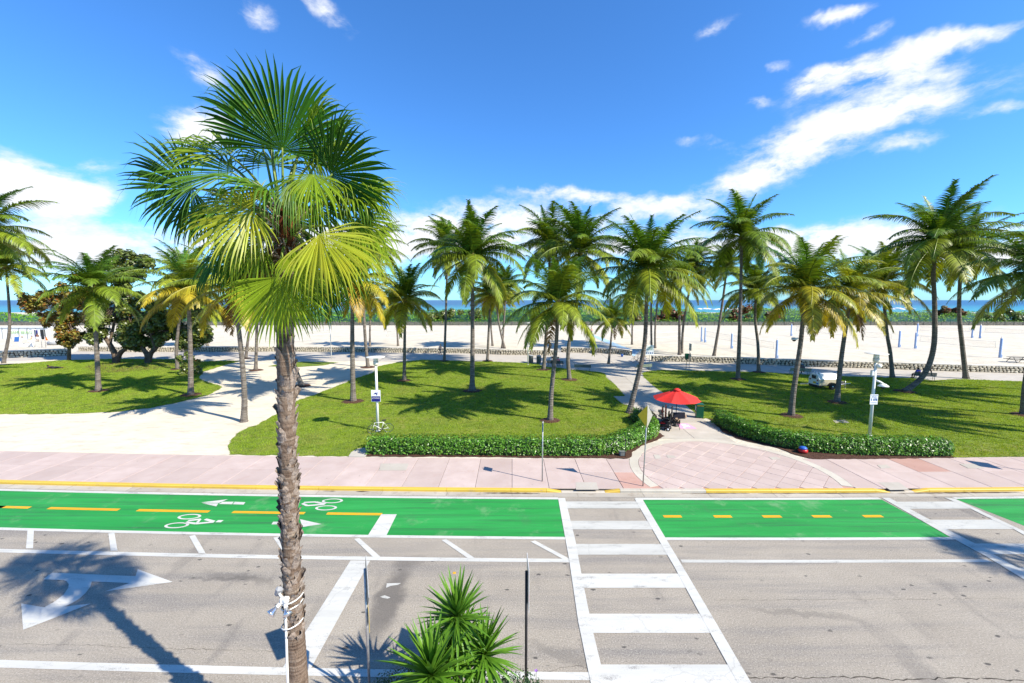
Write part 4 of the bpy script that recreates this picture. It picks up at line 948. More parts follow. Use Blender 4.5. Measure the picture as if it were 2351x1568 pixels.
def fan_palm(label, origin, crown, leaves, trunk_pts, seed=3, detail=True, group='fan palms along the near kerb'):
    rn = random.Random(seed); root = thing('fan_palm', label, 'palm tree', origin, 0, group)
    o = Vector(origin); P = [Vector(p) - o for p in trunk_pts]; C = Vector(crown) - o
    path = catmull(P, 22); b = MB(); n = len(path); cum = [0]
    for a, c in zip(path, path[1:]): cum.append(cum[-1] + (c - a).length)
    def at(s):
        k = max(0, min(n - 2, int(np.searchsorted(cum, s)) - 1)); f = (s - cum[k]) / max(1e-6, cum[k + 1] - cum[k]); return path[k].lerp(path[k + 1], f)
    T = cum[-1]; N = 190
    def rad(s):
        u = s / T; return .178 - .042 * min(1, u * 2.0) - .02 * max(0, u - .8) * 5 + .10 * math.exp(-s / .5)
    b.tube([at(T * i / N) for i in range(N + 1)], [rad(T * i / N) * (1 + (.022 if i % 2 else -.012) + rn.uniform(-.008, .008)) for i in range(N + 1)], 18, 0, True, True)
    b.build('trunk', M_fantrunk, root)
    # red-brown young trunk just under the crown
    b = MB(); b.tube([at(T * (.915 + .09 * i / 14)) for i in range(13)], [rad(T * .95) * (1.06 + (.02 if i % 2 else 0)) for i in range(13)], 16, 0, False, True); b.build('young_trunk', M_redtrunk, root)
    # old leaf bases ("boots") on the trunk
    boots = []
    for v in range(5):
        q = MB(); r2 = random.Random(40 + v); W, Hh = r2.uniform(.055, .085), r2.uniform(.13, .21); nx, ny = 4, 5; grid = []
        fork = r2.uniform(.2, .6)
        for j in range(ny + 1):
            u = j / ny; row = []
            for i in range(nx + 1):
                f = i / nx * 2 - 1
                w = W * (1.15 - .55 * u); outw = .010 + .034 * u ** 1.5 * r2.uniform(.8, 1.2) - .035 * f * f * (1 - .4 * u)
                zz_ = Hh * u - (Hh * .25 * fork * (1 - abs(f)) if j == ny else 0)
                row.append(q.pt((outw + r2.uniform(-.004, .004), f * w, zz_)))
            grid.append(row)
        for j in range(ny):
            for i in range(nx): q.face([grid[j][i], grid[j][i + 1], grid[j + 1][i + 1], grid[j + 1][i]], 0, False)
        boots.append(q.mesh('leaf_base', M_boot))
    if detail:
        k = 0; s = T * .265
        while s < T * .90:
            for m in range(rn.choice((4, 5, 5))):
                a = k * 2.4 + m * 1.257 + rn.uniform(-.25, .25); sp = s + rn.uniform(-.03, .03)
                p = at(sp); r = rad(sp) - .012
                if sp > T * .60 and rn.random() < .45: continue
                if sp > T * .72 and rn.random() < .3: continue
                q = inst('leaf_base', boots[rn.randrange(5)], root, p + Vector((math.cos(a) * r, math.sin(a) * r, 0)), (rn.uniform(-.6, .6), rn.uniform(-.12, .22), a), rn.uniform(.75, 1.3))
            s += .080; k += 1
    for (hub, axis, nrm, Rm, kw, col) in leaves:
        h = Vector(hub) - o; bl = fan_leaf(h, Vector(axis), Vector(nrm), Rm, rn, **kw)
        lf = bl.build('fan_leaf', M_fan, root); lf.color = (*col, 1)
        # stalk from the crown to the hub
        ax = Vector(axis).normalized(); c0 = C + Vector((rn.uniform(-.08, .08), rn.uniform(-.08, .08), rn.uniform(-.15, .1)))
        mid = c0.lerp(h, .55) + Vector((0, 0, .10 * (h - c0).length))
        pts = catmull([c0, mid, h + ax * .04], 5)
        st_ = MB(); st_.tube(pts, [.032 - .018 * i / (len(pts) - 1) for i in range(len(pts))], 6); st_.build('leaf_stalk', M_petiole, lf)
    # fibre and dead stubs under the crown
    b = MB()
    for i in range(70):
        a = rn.uniform(0, 6.28); z0 = rn.uniform(-.65, .35); l_ = rn.uniform(.2, .55); r = .13
        p = C + Vector((r * math.cos(a), r * math.sin(a), z0)); q = p + Vector((math.cos(a) * l_ * .7, math.sin(a) * l_ * .7, l_ * rn.uniform(-.4, .7)))
        b.tube([p, p.lerp(q, .5) + Vector((0, 0, .05)), q], [.022, .016, .006], 4)
    b.build('dead_stalks', M_boot, root)
    return root
YF = 7.0; CF = D(655, 520, YF)
def fl(hu, hv, au, av, Rpx, dy=0.0, ady=0.0, face='cam', droop=.5, col=GREEN, spread=150, split=.5, nseg=46, cup=.18):
    "leaf given by where hub and tip direction are seen; dy: hub nearer(-)/farther(+) than the trunk"
    h = D(hu, hv, YF + dy); t = D(au, av, YF + dy); ax = (t - h); ax.y += ady * ax.length; ax.normalize()
    camd = (Vector((0, 0, CAMH)) - h).normalized()
    nr = {'cam': camd, 'up': Vector((0, 0, 1)), 'away': -camd, 'camup': (camd + Vector((0, 0, 1))).normalized(), 'awayup': (-camd * .8 + Vector((0, 0, 1))).normalized(), 'right': Vector((1, -.3, .5)), 'left': Vector((-1, -.3, .6))}[face]
    return (h, ax, nr, Rpx * 1.08 / 947 * YF, dict(droop=droop, spread=spread, split=split, nseg=nseg, cup=cup), col)
DK = (.032, .11, .010); MD = (.085, .19, .014); BR = (.21, .31, .018); YB = (.31, .35, .025)  # dark greens paint in the shade of backlit fans, bright ones the sunlight
LEAVES = [
 fl(648, 345, 655, 150, 176, -.15, .0, 'away', .30, DK, 100, .66, 48),
 fl(528, 355, 380, 262, 165, .0, .1, 'camup', .80, BR, 72, .45, 36),
 fl(535, 395, 320, 350, 220, -.25, -.1, 'camup', .70, MD, 62, .40, 36),
 fl(440, 432, 292, 465, 140, .15, -.1, 'cam', .30, DK, 112, .58, 46),
 fl(577, 484, 455, 525, 138, -.85, -.25, 'camup', .36, YB, 118, .50, 48),
 fl(733, 538, 850, 630, 158, -.75, -.15, 'camup', .50, YB, 96, .46, 46),
 fl(640, 637, 652, 790, 135, -.55, -.1, 'cam', .20, BR, 88, .60, 48),
 fl(508, 577, 400, 640, 125, .2, .2, 'camup', .60, DK, 95, .48, 36),
 fl(758, 400, 905, 388, 138, -.2, -.1, 'away', .30, DK, 112, .60, 46),
 fl(722, 362, 850, 272, 160, .35, .3, 'up', .85, BR, 92, .42, 36),
 fl(800, 458, 945, 470, 130, .25, .1, 'up', .60, BR, 85, .50, 34),
 fl(630, 380, 590, 290, 165, .6, .7, 'awayup', .95, MD, 95, .40, 34),
 fl(690, 345, 725, 250, 150, .55, .6, 'awayup', .95, BR, 95, .42, 34),
 fl(716, 625, 750, 765, 135, .35, .15, 'cam', .50, DK, 80, .50, 34),
 fl(800, 528, 915, 600, 145, .1, .1, 'camup', .65, BR, 95, .46, 38),
 fl(600, 330, 568, 185, 165, .25, .2, 'right', .60, MD, 70, .46, 34),
 fl(600, 470, 520, 490, 150, .55, .6, 'awayup', .95, DK, 95, .40, 34),
 fl(720, 470, 800, 475, 150, .65, .7, 'awayup', .95, MD, 95, .42, 34),
 fl(660, 500, 640, 600, 140, .75, .9, 'up', 1.1, DK, 95, .40, 34),
 fl(620, 440, 560, 420, 160, -.55, -.6, 'up', 1.0, MD, 95, .38, 36),
 fl(560, 590, 530, 700, 125, .5, .5, 'cam', .75, DK, 80, .42, 30),
 fl(770, 600, 820, 700, 125, .5, .3, 'cam', .75, MD, 80, .42, 30),
 fl(690, 600, 705, 720, 120, .6, .5, 'cam', .85, (.11, .09, .03), 75, .4, 28),
 fl(610, 610, 585, 720, 120, .6, .5, 'cam', .85, (.13, .10, .03), 75, .4, 28),
 fl(770, 440, 860, 400, 150, .3, .3, 'up', .9, BR, 95, .42, 36),
 fl(820, 500, 925, 545, 130, .2, .1, 'camup', .8, BR, 90, .44, 34),
 fl(600, 555, 520, 640, 130, -.2, .1, 'camup', .7, BR, 90, .46, 36),
 fl(700, 570, 760, 680, 135, -.3, .0, 'camup', .7, BR, 90, .46, 36),
 fl(745, 350, 800, 240, 140, .2, .1, 'left', .7, MD, 92, .46, 34),
 fl(520, 460, 400, 500, 135, -.1, -.1, 'camup', .8, MD, 85, .42, 34),
 fl(660, 560, 655, 680, 130, .3, .4, 'cam', .7, MD, 80, .44, 30),
 fl(560, 520, 450, 600, 140, -.1, .0, 'camup', .8, BR, 85, .42, 34),
 fl(800, 420, 900, 440, 130, .1, .0, 'camup', .8, MD, 85, .44, 34),
 fl(672, 412, 680, 480, 118, -.6, -.55, 'up', 1.15, MD, 100, .36, 40),
 fl(720, 400, 740, 470, 125, -.5, -.5, 'up', 1.2, BR, 95, .36, 36),
 fl(615, 300, 600, 200, 120, .1, .1, 'right', .5, BR, 60, .5, 26),
 fl(700, 310, 735, 215, 125, .1, .2, 'left', .6, BR, 62, .46, 26),
 fl(830, 440, 930, 425, 105, .0, .0, 'camup', .6, BR, 62, .46, 26),
 fl(470, 350, 380, 300, 105, .2, .1, 'camup', .7, MD, 60, .46, 26),
 fl(640, 560, 600, 690, 120, .2, .3, 'cam', .8, (.16, .12, .04), 60, .3, 24),
 fl(700, 560, 725, 680, 115, .2, .3, 'cam', .8, (.18, .13, .05), 55, .3, 22),
 fl(480, 480, 380, 540, 125, .6, .3, 'up', .75, DK, 90, .46, 32),
]
TR = [D(700, 1700, YF), D(685, 1568, YF), D(672, 1350, YF), D(661, 1050, YF), D(655, 780, YF), D(657, 600, YF), D(656, 470, YF)]
b0 = TR[0]; base = TR[1] + (TR[0] - TR[1]) * ((TR[1].z - .10) / (TR[1].z - TR[0].z)) if TR[0].z < .1 else Vector((TR[0].x - .12, YF, .10))
FANBASE = Vector((base.x, YF, .10))
fanp = fan_palm('tall fan palm with a shaggy leaf-base trunk in front of the bike lane', FANBASE, CF, LEAVES, [FANBASE] + [p for p in TR[1:] if p.z > .6], 3)
# a second one of the same row, right of the picture: its shadow falls on the road
OFF = Vector((28.9, 7.3, .10)) - FANBASE
r2 = fanp.copy(); COL.objects.link(r2); r2.location = FANBASE + OFF; r2.rotation_euler = (0, 0, 1.9)
r2['label'] = 'fan palm beyond the right edge whose crown shadow lies on the road'
for ch in list(fanp.children):
    if ch.name.startswith('leaf_base'): continue
    c = ch.copy(); COL.objects.link(c); c.parent = r2
    for gch in ch.children:
        d = gch.copy(); COL.objects.link(d); d.parent = c
# floodlights strapped to the trunk
def floodlights():
    Yt = YF - .16
    c = D(652, 1385, Yt); t = thing('floodlight_fitting', 'white twin floodlight with conduit and ties strapped to the fan palm trunk', 'floodlight', c)
    def L(u, v, dy=0): return D(u, v, Yt + dy) - c
    b = MB(); b.box(L(650, 1378), (.10, .08, .11), .3, bev=.015); b.lathe([(.055, -.05), (.06, 0), (.05, .05), (0, .055)], L(657, 1376), 12); b.build('junction_box', M_whitemetal, t)
    b = MB(); b.box(L(641, 1357, .05), (.13, .09, .22), .5, bev=.03, rot=Euler((.5, .2, .5))); b.build('sensor_housing', M_grayplastic, t)
    b = MB(); b.tube([L(641, 1362), L(645, 1369), L(650, 1372)], .02, 8); b.build('elbow', M_whitemetal, t)
    for (u0, v0, u1, v1) in ((645, 1383, 628, 1402), (654, 1383, 659, 1405)):
        a, d = L(u0, v0), L(u1, v1, -.12); ax = (d - a).normalized(); q = Vector((0, 0, 1)).rotation_difference(ax); 
        b = MB(); b.tube([a, a.lerp(d, .6)], [.03, .034], 10); h = b.build('lamp_holder', M_whitemetal, t)
        b = MB(); b.lathe([(.028, 0), (.035, .03), (.075, .11), (.08, .13), (.0, .145)], a.lerp(d, .6), 14, rot=q.to_matrix()); b.build('bulb', M_chrome, h)
    b = MB(); b.tube([L(655, 1392, .0), L(657, 1450), L(659, 1520), L(662, 1600), L(666, 1720)], .022, 8); b.build('conduit', M_whitemetal, t)
    for (va, vb) in ((1379, 1360), (1392, 1374), (1434, 1418)):
        pts = []
        for k in range(9):
            a = math.pi * (.95 + 1.05 * k / 8); f = k / 8; m = D(673, va + (vb - va) * f, YF) - c; w = .20
            pts.append(Vector((m.x + math.cos(a) * w * .92, m.y + math.sin(a) * w, m.z)))
        b = MB(); b.tube(pts, .012, 5); b.build('strap', M_whitemetal, t)
floodlights()

# ---------------------------------------------------------------- yucca and planting at the near kerb
def yucca():
    rn = random.Random(8); YB_ = 8.0; g = Vector((D(1050, 1500, YB_).x, YB_, .12))
    t = thing('yucca', 'spiky green yucca clump at the bottom of the picture', 'yucca', g)
    heads = [((1049, 1420), .25, .98, 110), ((992, 1556), -.50, 1.2, 95), ((1112, 1506), .10, .95, 110), ((1052, 1485), .28, 1.0, 90), ((1030, 1535), .05, .9, 70)]
    lm = []
    for v in range(5):
        q = MB(); L = 1.0; n = 7; prev = None; bend_ = .05 + .10 * v
        for i in range(n + 1):
            u = i / n; w = .042 * (.55 + .45 * math.sin(min(1, u * 2.2 + .25) * math.pi / 2)) * (1 - u ** 2.6) + .0008; zz_ = -bend_ * u * u
            a_, m_, c_ = q.pt((L * u, -w, zz_ + w * .35)), q.pt((L * u, 0, zz_)), q.pt((L * u, w, zz_ + w * .35))
            if prev: q.face([prev[0], prev[1], m_, a_], 0, True); q.face([prev[1], prev[2], c_, m_], 0, True)
            prev = (a_, m_, c_)
        lm.append(q.mesh('yucca_leaf', M_yucca))
    for (uv, dy, ln, cnt) in heads:
        c = D(*uv, YB_ + dy) - g
        st_ = MB(); st_.tube([Vector((c.x * .5, c.y * .5, 0)), Vector((c.x * .9, c.y * .9, c.z * .5)), c], [.075, .06, .05], 8); st_.build('stem', M_stem, t)
        for k in range(cnt):
            f = k / cnt; el = R(86 - 116 * f ** .85 + rn.uniform(-8, 8)); az = k * 2.39996 + rn.uniform(-.15, .15)
            inst('yucca_leaf', lm[min(4, int(f * 3.2) + rn.randrange(2))], t, c + Vector((0, 0, .10 * (1 - f) - .12 * f)), (rn.uniform(-.25, .25), -el, az), ln * rn.uniform(.82, 1.05) * (1 - .12 * f))
    return t
yucca()
def leafcloud(b, cpts, n, size, rn, squash=(1, 1, 1), up=.45, shape='leaf', m=0, jitter=.0):
    "n leaves spread through a list of (centre, radius) lumps, denser near their skins"
    tot = sum(r ** 2 for _, r in cpts)
    for c, r in cpts:
        for k in range(max(1, int(n * r * r / tot))):
            d = Vector((rn.gauss(0, 1), rn.gauss(0, 1), rn.gauss(0, 1))).normalized(); rr = r * (rn.random() ** .35) * rn.uniform(.85, 1.08)
            p = Vector(c) + Vector((d.x * squash[0], d.y * squash[1], d.z * squash[2])) * rr
            nr = (d + Vector((rn.uniform(-.7, .7), rn.uniform(-.7, .7), up + rn.uniform(-.6, .6)))).normalized()
            leaf(b, p, nr, size * rn.uniform(.65, 1.25), rn, shape, m)
def leaf(b, p, nr, s, rn, shape, m=0):
    t = nr.orthogonal().normalized(); t.rotate(Matrix.Rotation(rn.uniform(0, 6.28), 3, nr)); q = nr.cross(t)
    if shape == 'leaf':
        b.face([b.pt(p - t * s * .5), b.pt(p - t * s * .1 + q * s * .26 + nr * s * .06), b.pt(p + t * s * .5), b.pt(p - t * s * .1 - q * s * .26 + nr * s * .06)], m)
    else:
        b.face([b.pt(p + (t * math.cos(a) + q * math.sin(a)) * s * .5) for a in (0, 1.05, 2.09, 3.14, 4.19, 5.24)], m)
def shrub(name, label, cat, g, lumps, n, size, mat, seed, shape='leaf', stems=5, group=None, height=.6):
    rn = random.Random(seed); t = thing(name, label, cat, g, 0, group)
    b = MB(); leafcloud(b, lumps, n, size, rn, shape=shape); b.build('foliage', mat, t)
    b = MB()
    for k in range(stems):
        c, r = lumps[k % len(lumps)]; c = Vector(c)
        b.tube([Vector((c.x * .5 + rn.uniform(-.1, .1), c.y * .5, 0)), c * .6 + Vector((rn.uniform(-.1, .1), 0, 0)), c + Vector((0, 0, r * .5))], [.03, .022, .008], 5)
    b.build('stem', M_stem, t); return t
nb = lambda u, v, Y: D(u, v, Y)
def nearbush(label, spots, n, size, mat, seed, Yd=8.05):
    c0 = D(spots[0][0], spots[0][1], Yd); g = Vector((c0.x, Yd, .12))
    lumps = [(D(u, v, Yd + dy) - g, r) for u, v, r, dy in spots]
    return shrub('bush', label, 'bush', g, lumps, n, size, mat, seed)
nearbush('dark small-leaved bush left of the yucca at the bottom edge', [(930, 1565, .42, 0), (885, 1580, .34, 0), (985, 1555, .42, .1), (860, 1592, .25, .1), (960, 1545, .26, .2), (920, 1640, .45, 0), (990, 1640, .5, 0)], 5200, .055, M_bush, 4)
fb = nearbush('thin flowering bush with a purple bloom right of the yucca', [(1165, 1565, .30, 0), (1205, 1565, .28, 0), (1130, 1570, .35, 0), (1230, 1580, .2, 0), (1180, 1610, .4, 0), (1090, 1620, .5, 0)], 2600, .06, M_bush, 5)
b = MB(); fc = D(1231, 1541, 8.05) - fb.location
for k in range(5):
    a = k * 1.257; b.poly([fc, fc + Vector((.03 * math.cos(a - .4), .03 * math.sin(a - .4), .012)), fc + Vector((.045 * math.cos(a), .045 * math.sin(a), .02)), fc + Vector((.03 * math.cos(a + .4), .03 * math.sin(a + .4), .012))])
b.build('flower', M_purple, fb)
b = MB(); b.tube([fc + Vector((0, 0, -.35)), fc], [.006, .004], 4); b.build('flower_stem', M_stem, fb)
# ---------------------------------------------------------------- hedges
def hedge(label, path, seed, n, width=1.25, height=.85, leafsize=.105):
    rn = random.Random(seed); P = [G(*p, ZP) for p in path]; g = P[len(P) // 2].copy(); g.z = ZP
    t = thing('hedge', label, 'hedge', g, 0, 'clipped hedges in front of the lawns')
    pts = catmull([p - g for p in P], 8); cum = [0]
    for a, c in zip(pts, pts[1:]): cum.append(cum[-1] + (c - a).length)
    T = cum[-1]
    def at(s):
        k = max(0, min(len(pts) - 2, int(np.searchsorted(cum, s)) - 1)); f = (s - cum[k]) / max(1e-6, cum[k + 1] - cum[k])
        d = (pts[k + 1] - pts[k]).normalized(); return pts[k].lerp(pts[k + 1], f), Vector((-d.y, d.x, 0))
    core = MB(); rings = []
    for i in range(41):
        q, nn = at(T * i / 40); w = width * .38; h = height * .8
        rings.append([core.pt(q + nn * x_ + Vector((0, 0, z_))) for x_, z_ in ((-w, .02), (-w * 1.05, h * .6), (-w * .6, h), (w * .6, h), (w * 1.05, h * .6), (w, .02))])
    for a, c in zip(rings, rings[1:]):
        for k in range(5): core.face([a[k], a[k + 1], c[k + 1], c[k]])
    core.face(rings[0]); core.face(rings[-1][::-1]); core.build('dark_core', M_bush, t)  # closed dark green core filling the inside, seen between the leaves
    b = MB()
    for k in range(n):
        s = rn.uniform(-.05, T + .05); q, nn = at(max(0, min(T, s))); lump = .5 * math.sin(s * 2.1 + seed) + .5 * math.sin(s * 5.3 + 1)
        a = rn.uniform(-.25, math.pi + .25); e = .55
        cx_ = math.copysign(abs(math.cos(a)) ** e, math.cos(a)); cz = max(0, math.sin(a)) ** e
        rr = rn.uniform(.82, 1.08)
        p = q + nn * cx_ * width * .5 * rr * (1 + .06 * lump) + Vector((0, 0, .06 + cz * (height + .05 * lump) * rr + (rn.uniform(0, height * .5) if cz < .05 else 0)))
        nr = (nn * cx_ * .9 + Vector((0, 0, .35 + cz)) + Vector((rn.uniform(-.8, .8), rn.uniform(-.8, .8), rn.uniform(-.4, .6)))).normalized()
        leaf(b, p, nr, leafsize * rn.uniform(.6, 1.35), rn, 'leaf')
    b.build('foliage', M_hedge, t); return t
hedge('long clipped hedge curving beside the red umbrella, left of the round plaza', [(850, 1036), (960, 1037), (1080, 1038), (1200, 1039), (1320, 1039), (1400, 1036), (1450, 1018), (1488, 996), (1485, 976), (1466, 962)], 1, 15000, 1.25, .88, .135)
hedge('clipped hedge sloping from the green box to the right lawn', [(1652, 972), (1700, 994), (1760, 1013), (1820, 1026), (1890, 1034), (1980, 1038), (2080, 1040), (2165, 1041)], 2, 12500, 1.2, .88, .135)
# ---------------------------------------------------------------- sea grape trees on the left lawn
def limb(b, pts, r0, r1, n=8):
    P = catmull([Vector(p) for p in pts], 6); b.tube(P, [r0 + (r1 - r0) * i / (len(P) - 1) for i in range(len(P))], n)
def tree(label, base, trunkdefs, lumps, nleaf, size, mats, seed, shape='round', Yd=None, cat='tree'):
    rn = random.Random(seed); g = G(*base, ZP); Yd = g.y
    t = thing('sea_grape_tree', label, cat, g, 0, 'sea grape trees on the left lawn')
    b = MB()
    for pix, r0, r1 in trunkdefs: limb(b, [D(u, v, Yd + dy) - g if v is not None else Vector((0, 0, 0)) for u, v, dy in pix], r0, r1)
    b.build('trunk', M_grapebark, t)
    L = [(D(u, v, Yd + dy) - g, r) for u, v, dy, r in lumps]
    tw = MB(); cen = sum((c for c, r in L), Vector()) / len(L)
    for c, r in L:
        for k in range(1):
            e = c + Vector((rn.uniform(-r, r), rn.uniform(-r, r), rn.uniform(-r, r))) * .7
            tw.tube([cen.lerp(c, .05), cen.lerp(c, .6) + Vector((rn.uniform(-.3, .3), rn.uniform(-.3, .3), .2)), e], [.05, .035, .01], 5)
    tw.build('limb', M_grapebark, t)
    parts = mats if isinstance(mats, list) else [(mats, 1.0)]
    for (m, sel) in parts:
        LL = [l for k, l in enumerate(L) if (sel == 1.0 or (k in sel))]
        b = MB(); leafcloud(b, LL, int(nleaf * sum(l[1] ** 2 for l in LL) / sum(l[1] ** 2 for l in L)), size, rn, shape=shape, up=.55); b.build('crown', m, t)
    return t
rn_ = random.Random(77)
def lumpset(ell, n, r, seed):
    rn = random.Random(seed); out = []
    for (u, v, ru, rv, dd) in ell:
        for k in range(n):
            a = rn.uniform(0, 6.28); q = math.sqrt(rn.random()); out.append((u + math.cos(a) * ru * q, v + math.sin(a) * rv * q, rn.uniform(-dd, dd), r * rn.uniform(.6, 1.25)))
    return out
tree('forked sea grape tree with two curved trunks and a tall dark crown', (266, 833), [([(266, 838, 0), (264, 815, 0), (252, 790, 0), (238, 770, .2), (226, 748, .3)], .42, .16), ([(266, 836, 0), (275, 812, 0), (290, 798, -.2), (296, 775, -.2), (285, 740, 0)], .38, .14), ([(252, 792, 0), (262, 740, .5), (270, 680, .6), (275, 640, .6)], .2, .06)],
     lumpset([(285, 640, 45, 60, 1.5), (245, 700, 45, 50, 1.5), (310, 710, 45, 60, 1.5), (300, 610, 48, 28, 1.2), (255, 650, 45, 45, 1.2), (225, 745, 30, 40, 1.2), (300, 770, 30, 22, 1.0)], 16, .8, 3), 30000, .27, M_grape, 31)
tree('broad low sea grape tree with a twisted forked trunk and dense dark crown', (340, 833), [([(340, 838, 0), (338, 815, 0), (328, 800, 0), (322, 780, .2)], .40, .2), ([(340, 836, 0), (346, 812, 0), (357, 800, -.2), (352, 784, -.1), (345, 760, 0)], .36, .16)],
     lumpset([(345, 740, 60, 45, 1.8), (395, 755, 60, 40, 1.8), (330, 775, 50, 22, 1.6), (430, 762, 48, 28, 1.5), (400, 710, 60, 40, 1.6), (455, 770, 26, 20, 1.0)], 16, .8, 5), 30000, .27, M_grape, 32)
tree('sea grape tree with yellow and rust leaves on one dark straight trunk', (158, 827), [([(158, 832, 0), (159, 800, 0), (160, 775, 0), (155, 740, 0)], .24, .12), ([(160, 780, 0), (140, 745, .3), (110, 715, .3), (80, 700, .2)], .12, .05)],
     lumpset([(165, 765, 40, 28, 1.2), (190, 735, 45, 35, 1.2), (150, 700, 45, 45, 1.2), (105, 695, 50, 32, 1.2), (80, 690, 35, 22, 1.0), (210, 690, 40, 45, 1.2), (150, 778, 34, 18, 1.0), (130, 740, 30, 28, 1.0), (180, 660, 40, 40, 1.2)], 13, .65, 9), 15000, .26, M_grapered, 33)
gs = G(432, 860, ZP)
shrub('sea_grape_shrub', 'small round dark shrub on the lawn under the slender palms', 'shrub', gs, [(D(u, v, gs.y + dy) - gs, r) for u, v, dy, r in ((425, 842, 0, .55), (448, 846, .1, .55), (437, 822, .2, .5), (412, 822, .2, .45), (455, 830, .1, .35), (430, 812, .2, .35), (458, 852, -.1, .4), (420, 855, -.1, .4))], 1500, .2, M_grape, 34, shape='round')
# ---------------------------------------------------------------- dunes behind the beach
def dune_profile(u):
    "row (photo px) of the top of the green dune at column u"
    xs = [-300, 0, 60, 200, 520, 620, 760, 860, 1000, 1060, 1120, 1250, 1400, 1480, 1560, 1600, 1640, 1700, 1740, 1800, 1900, 2020, 2060, 2110, 2160, 2200, 2240, 2300, 2351, 2700]
    vs = [712, 716, 722, 716, 706, 700, 712, 716, 713, 709, 709, 704, 706, 705, 708, 716, 718, 711, 704, 708, 708, 714, 716, 714, 712, 708, 716, 718, 712, 712]
    return float(np.interp(u, xs, vs))
def dunes():
    rn = random.Random(12); b = MB(); core = MB(); rows = []
    for i in range(121):
        u = -400 + 3200 * i / 120; vt = dune_profile(u); r = []
        for Yk, hk in ((147, 0), (150, .35), (156, .62), (166, 1.0), (180, .8), (196, .0)):
            top = D(u, vt, 166).z; p = D(u, 700, Yk); z = ZP - .1 + (top - ZP) * hk * .9
            r.append(core.pt((p.x, Yk, z)))
        rows.append(r)
    for a, c in zip(rows, rows[1:]):
        for k in range(5): core.face([a[k], c[k], c[k + 1], a[k + 1]], 0, True)
    d0 = core.build('dune_bank', M_bush, None); d0['kind'] = 'structure'
    for k in range(30000):
        u = rn.uniform(-380, 2750); f = rn.random() ** .8; Yk = 147.5 + 22 * f; vt = dune_profile(u); top = D(u, vt, 166).z
        hk = np.interp(Yk, [147, 150, 156, 166, 180], [0, .35, .62, 1.0, .8]); lump = .35 * math.sin(u * .11 + Yk * .6) + .3 * math.sin(u * .043 + Yk * .31 + 2)
        p = D(u, 700, Yk); p.z = ZP + (top - ZP) * hk * .92 + rn.uniform(-.1, .45) + lump * .5
        nr = Vector((rn.uniform(-.7, .7), -.55 + rn.uniform(-.7, .7), .8 + rn.uniform(-.4, .4))).normalized()
        leaf(b, p, nr, rn.uniform(.35, .85), rn, 'leaf')
    v = b.build('dune_vegetation', M_dune); tag(v, 'bright green creeping plants covering the dune behind the picket fence', 'dune plants', kind='stuff')
dunes()
def dune_bush(label, u0, v0, u1, v1, mat, seed, Yd=152):
    c = D((u0 + u1) / 2, v1, Yd); g = Vector((c.x, Yd, ZP + .6)); px = 947 / Yd
    w, h = (u1 - u0) / px, (v1 - v0) / px; rn = random.Random(seed); lumps = []
    for k in range(12): 
        f = rn.uniform(-.5, .5); lumps.append((Vector((f * w, rn.uniform(-1.5, 1.5), h * rn.uniform(.15, .85) * (1 - 1.6 * f * f) + c.z - g.z)), h * .26 * rn.uniform(.8, 1.2)))
    return shrub('dune_bush', label, 'bush', g, lumps, 1500, .65, mat, seed, 'round', 6, 'sea grape bushes on the dune')
dune_bush('large reddish sea grape bush on the dune right of the tallest straight palm', 1655, 702, 1790, 742, M_dunered, 51)
dune_bush('reddish-green bush on the dune behind the palm cluster', 1455, 700, 1560, 742, M_dunered, 52)
dune_bush('brown-topped bush on the dune between the two right-hand palms', 2150, 700, 2205, 724, M_dunered, 53, 160)
dune_bush('olive bush on the dune at the far right edge', 2270, 708, 2351, 742, M_grape, 54)
dune_bush('dark green bush on the dune above the middle lawn', 985, 702, 1120, 738, M_grape, 55)
dune_bush('dark green bush on the dune between the fan palm and the sea grape trees', 500, 700, 600, 745, M_grape, 56)
# sand berm of the open beach beyond the dune
bb = MB(); prof = ((194, .0), (204, 1.9), (222, 2.05), (243, 1.7), (263, -.45)); rowsb = [[bb.pt((x_, y_, ZP + z_)) for y_, z_ in prof] for x_ in range(-420, 421, 60)]
for a, c in zip(rowsb, rowsb[1:]):
    for k in range(4): bb.face([a[k], c[k], c[k + 1], a[k + 1]], 0, True)
berm = bb.build('beach_berm', M_sand); berm['kind'] = 'structure'
# picket fence at the dune foot
def picket_fence():
    g = Vector((0, 145.5, ZP)); t = thing('picket_fence', 'weathered grey picket fence along the foot of the dune', 'fence', g)
    b = MB(); rn = random.Random(9); x = -190.0
    while x < 190:
        w = rn.uniform(.05, .09); h = rn.uniform(1.15, 1.45); lean = rn.uniform(-.05, .05); y = .5 * math.sin(x * .06)
        b.poly([(x, y, -.1), (x + w, y, -.1), (x + w + lean, y, h), (x + lean, y, h)]); b.poly([(x, y + .02, -.1), (x + lean, y + .02, h), (x + w + lean, y + .02, h), (x + w, y + .02, -.1)]); x += w + rn.uniform(.01, .05)
    o = b.build('pickets', M_fence, t); o['kind'] = 'stuff'
    for k in range(-60, 61):
        b = MB(); b.tube([(0, 0, -.3), (0, 0, 1.6)], .05, 6); q = b.build('fence_post', M_fence, t) if k == -60 else inst('fence_post', pm, t)
        pm = q.data; q.location = (k * 3.1, .5 * math.sin(k * 3.1 * .06) - .08, 0)
    b = MB()
    for z in (.35, 1.0): b.tube([(-190 + 3.8 * i, .5 * math.sin((-190 + 3.8 * i) * .06) - .03, z) for i in range(101)], .012, 4)
    b.build('wire', M_fence, t)
picket_fence()
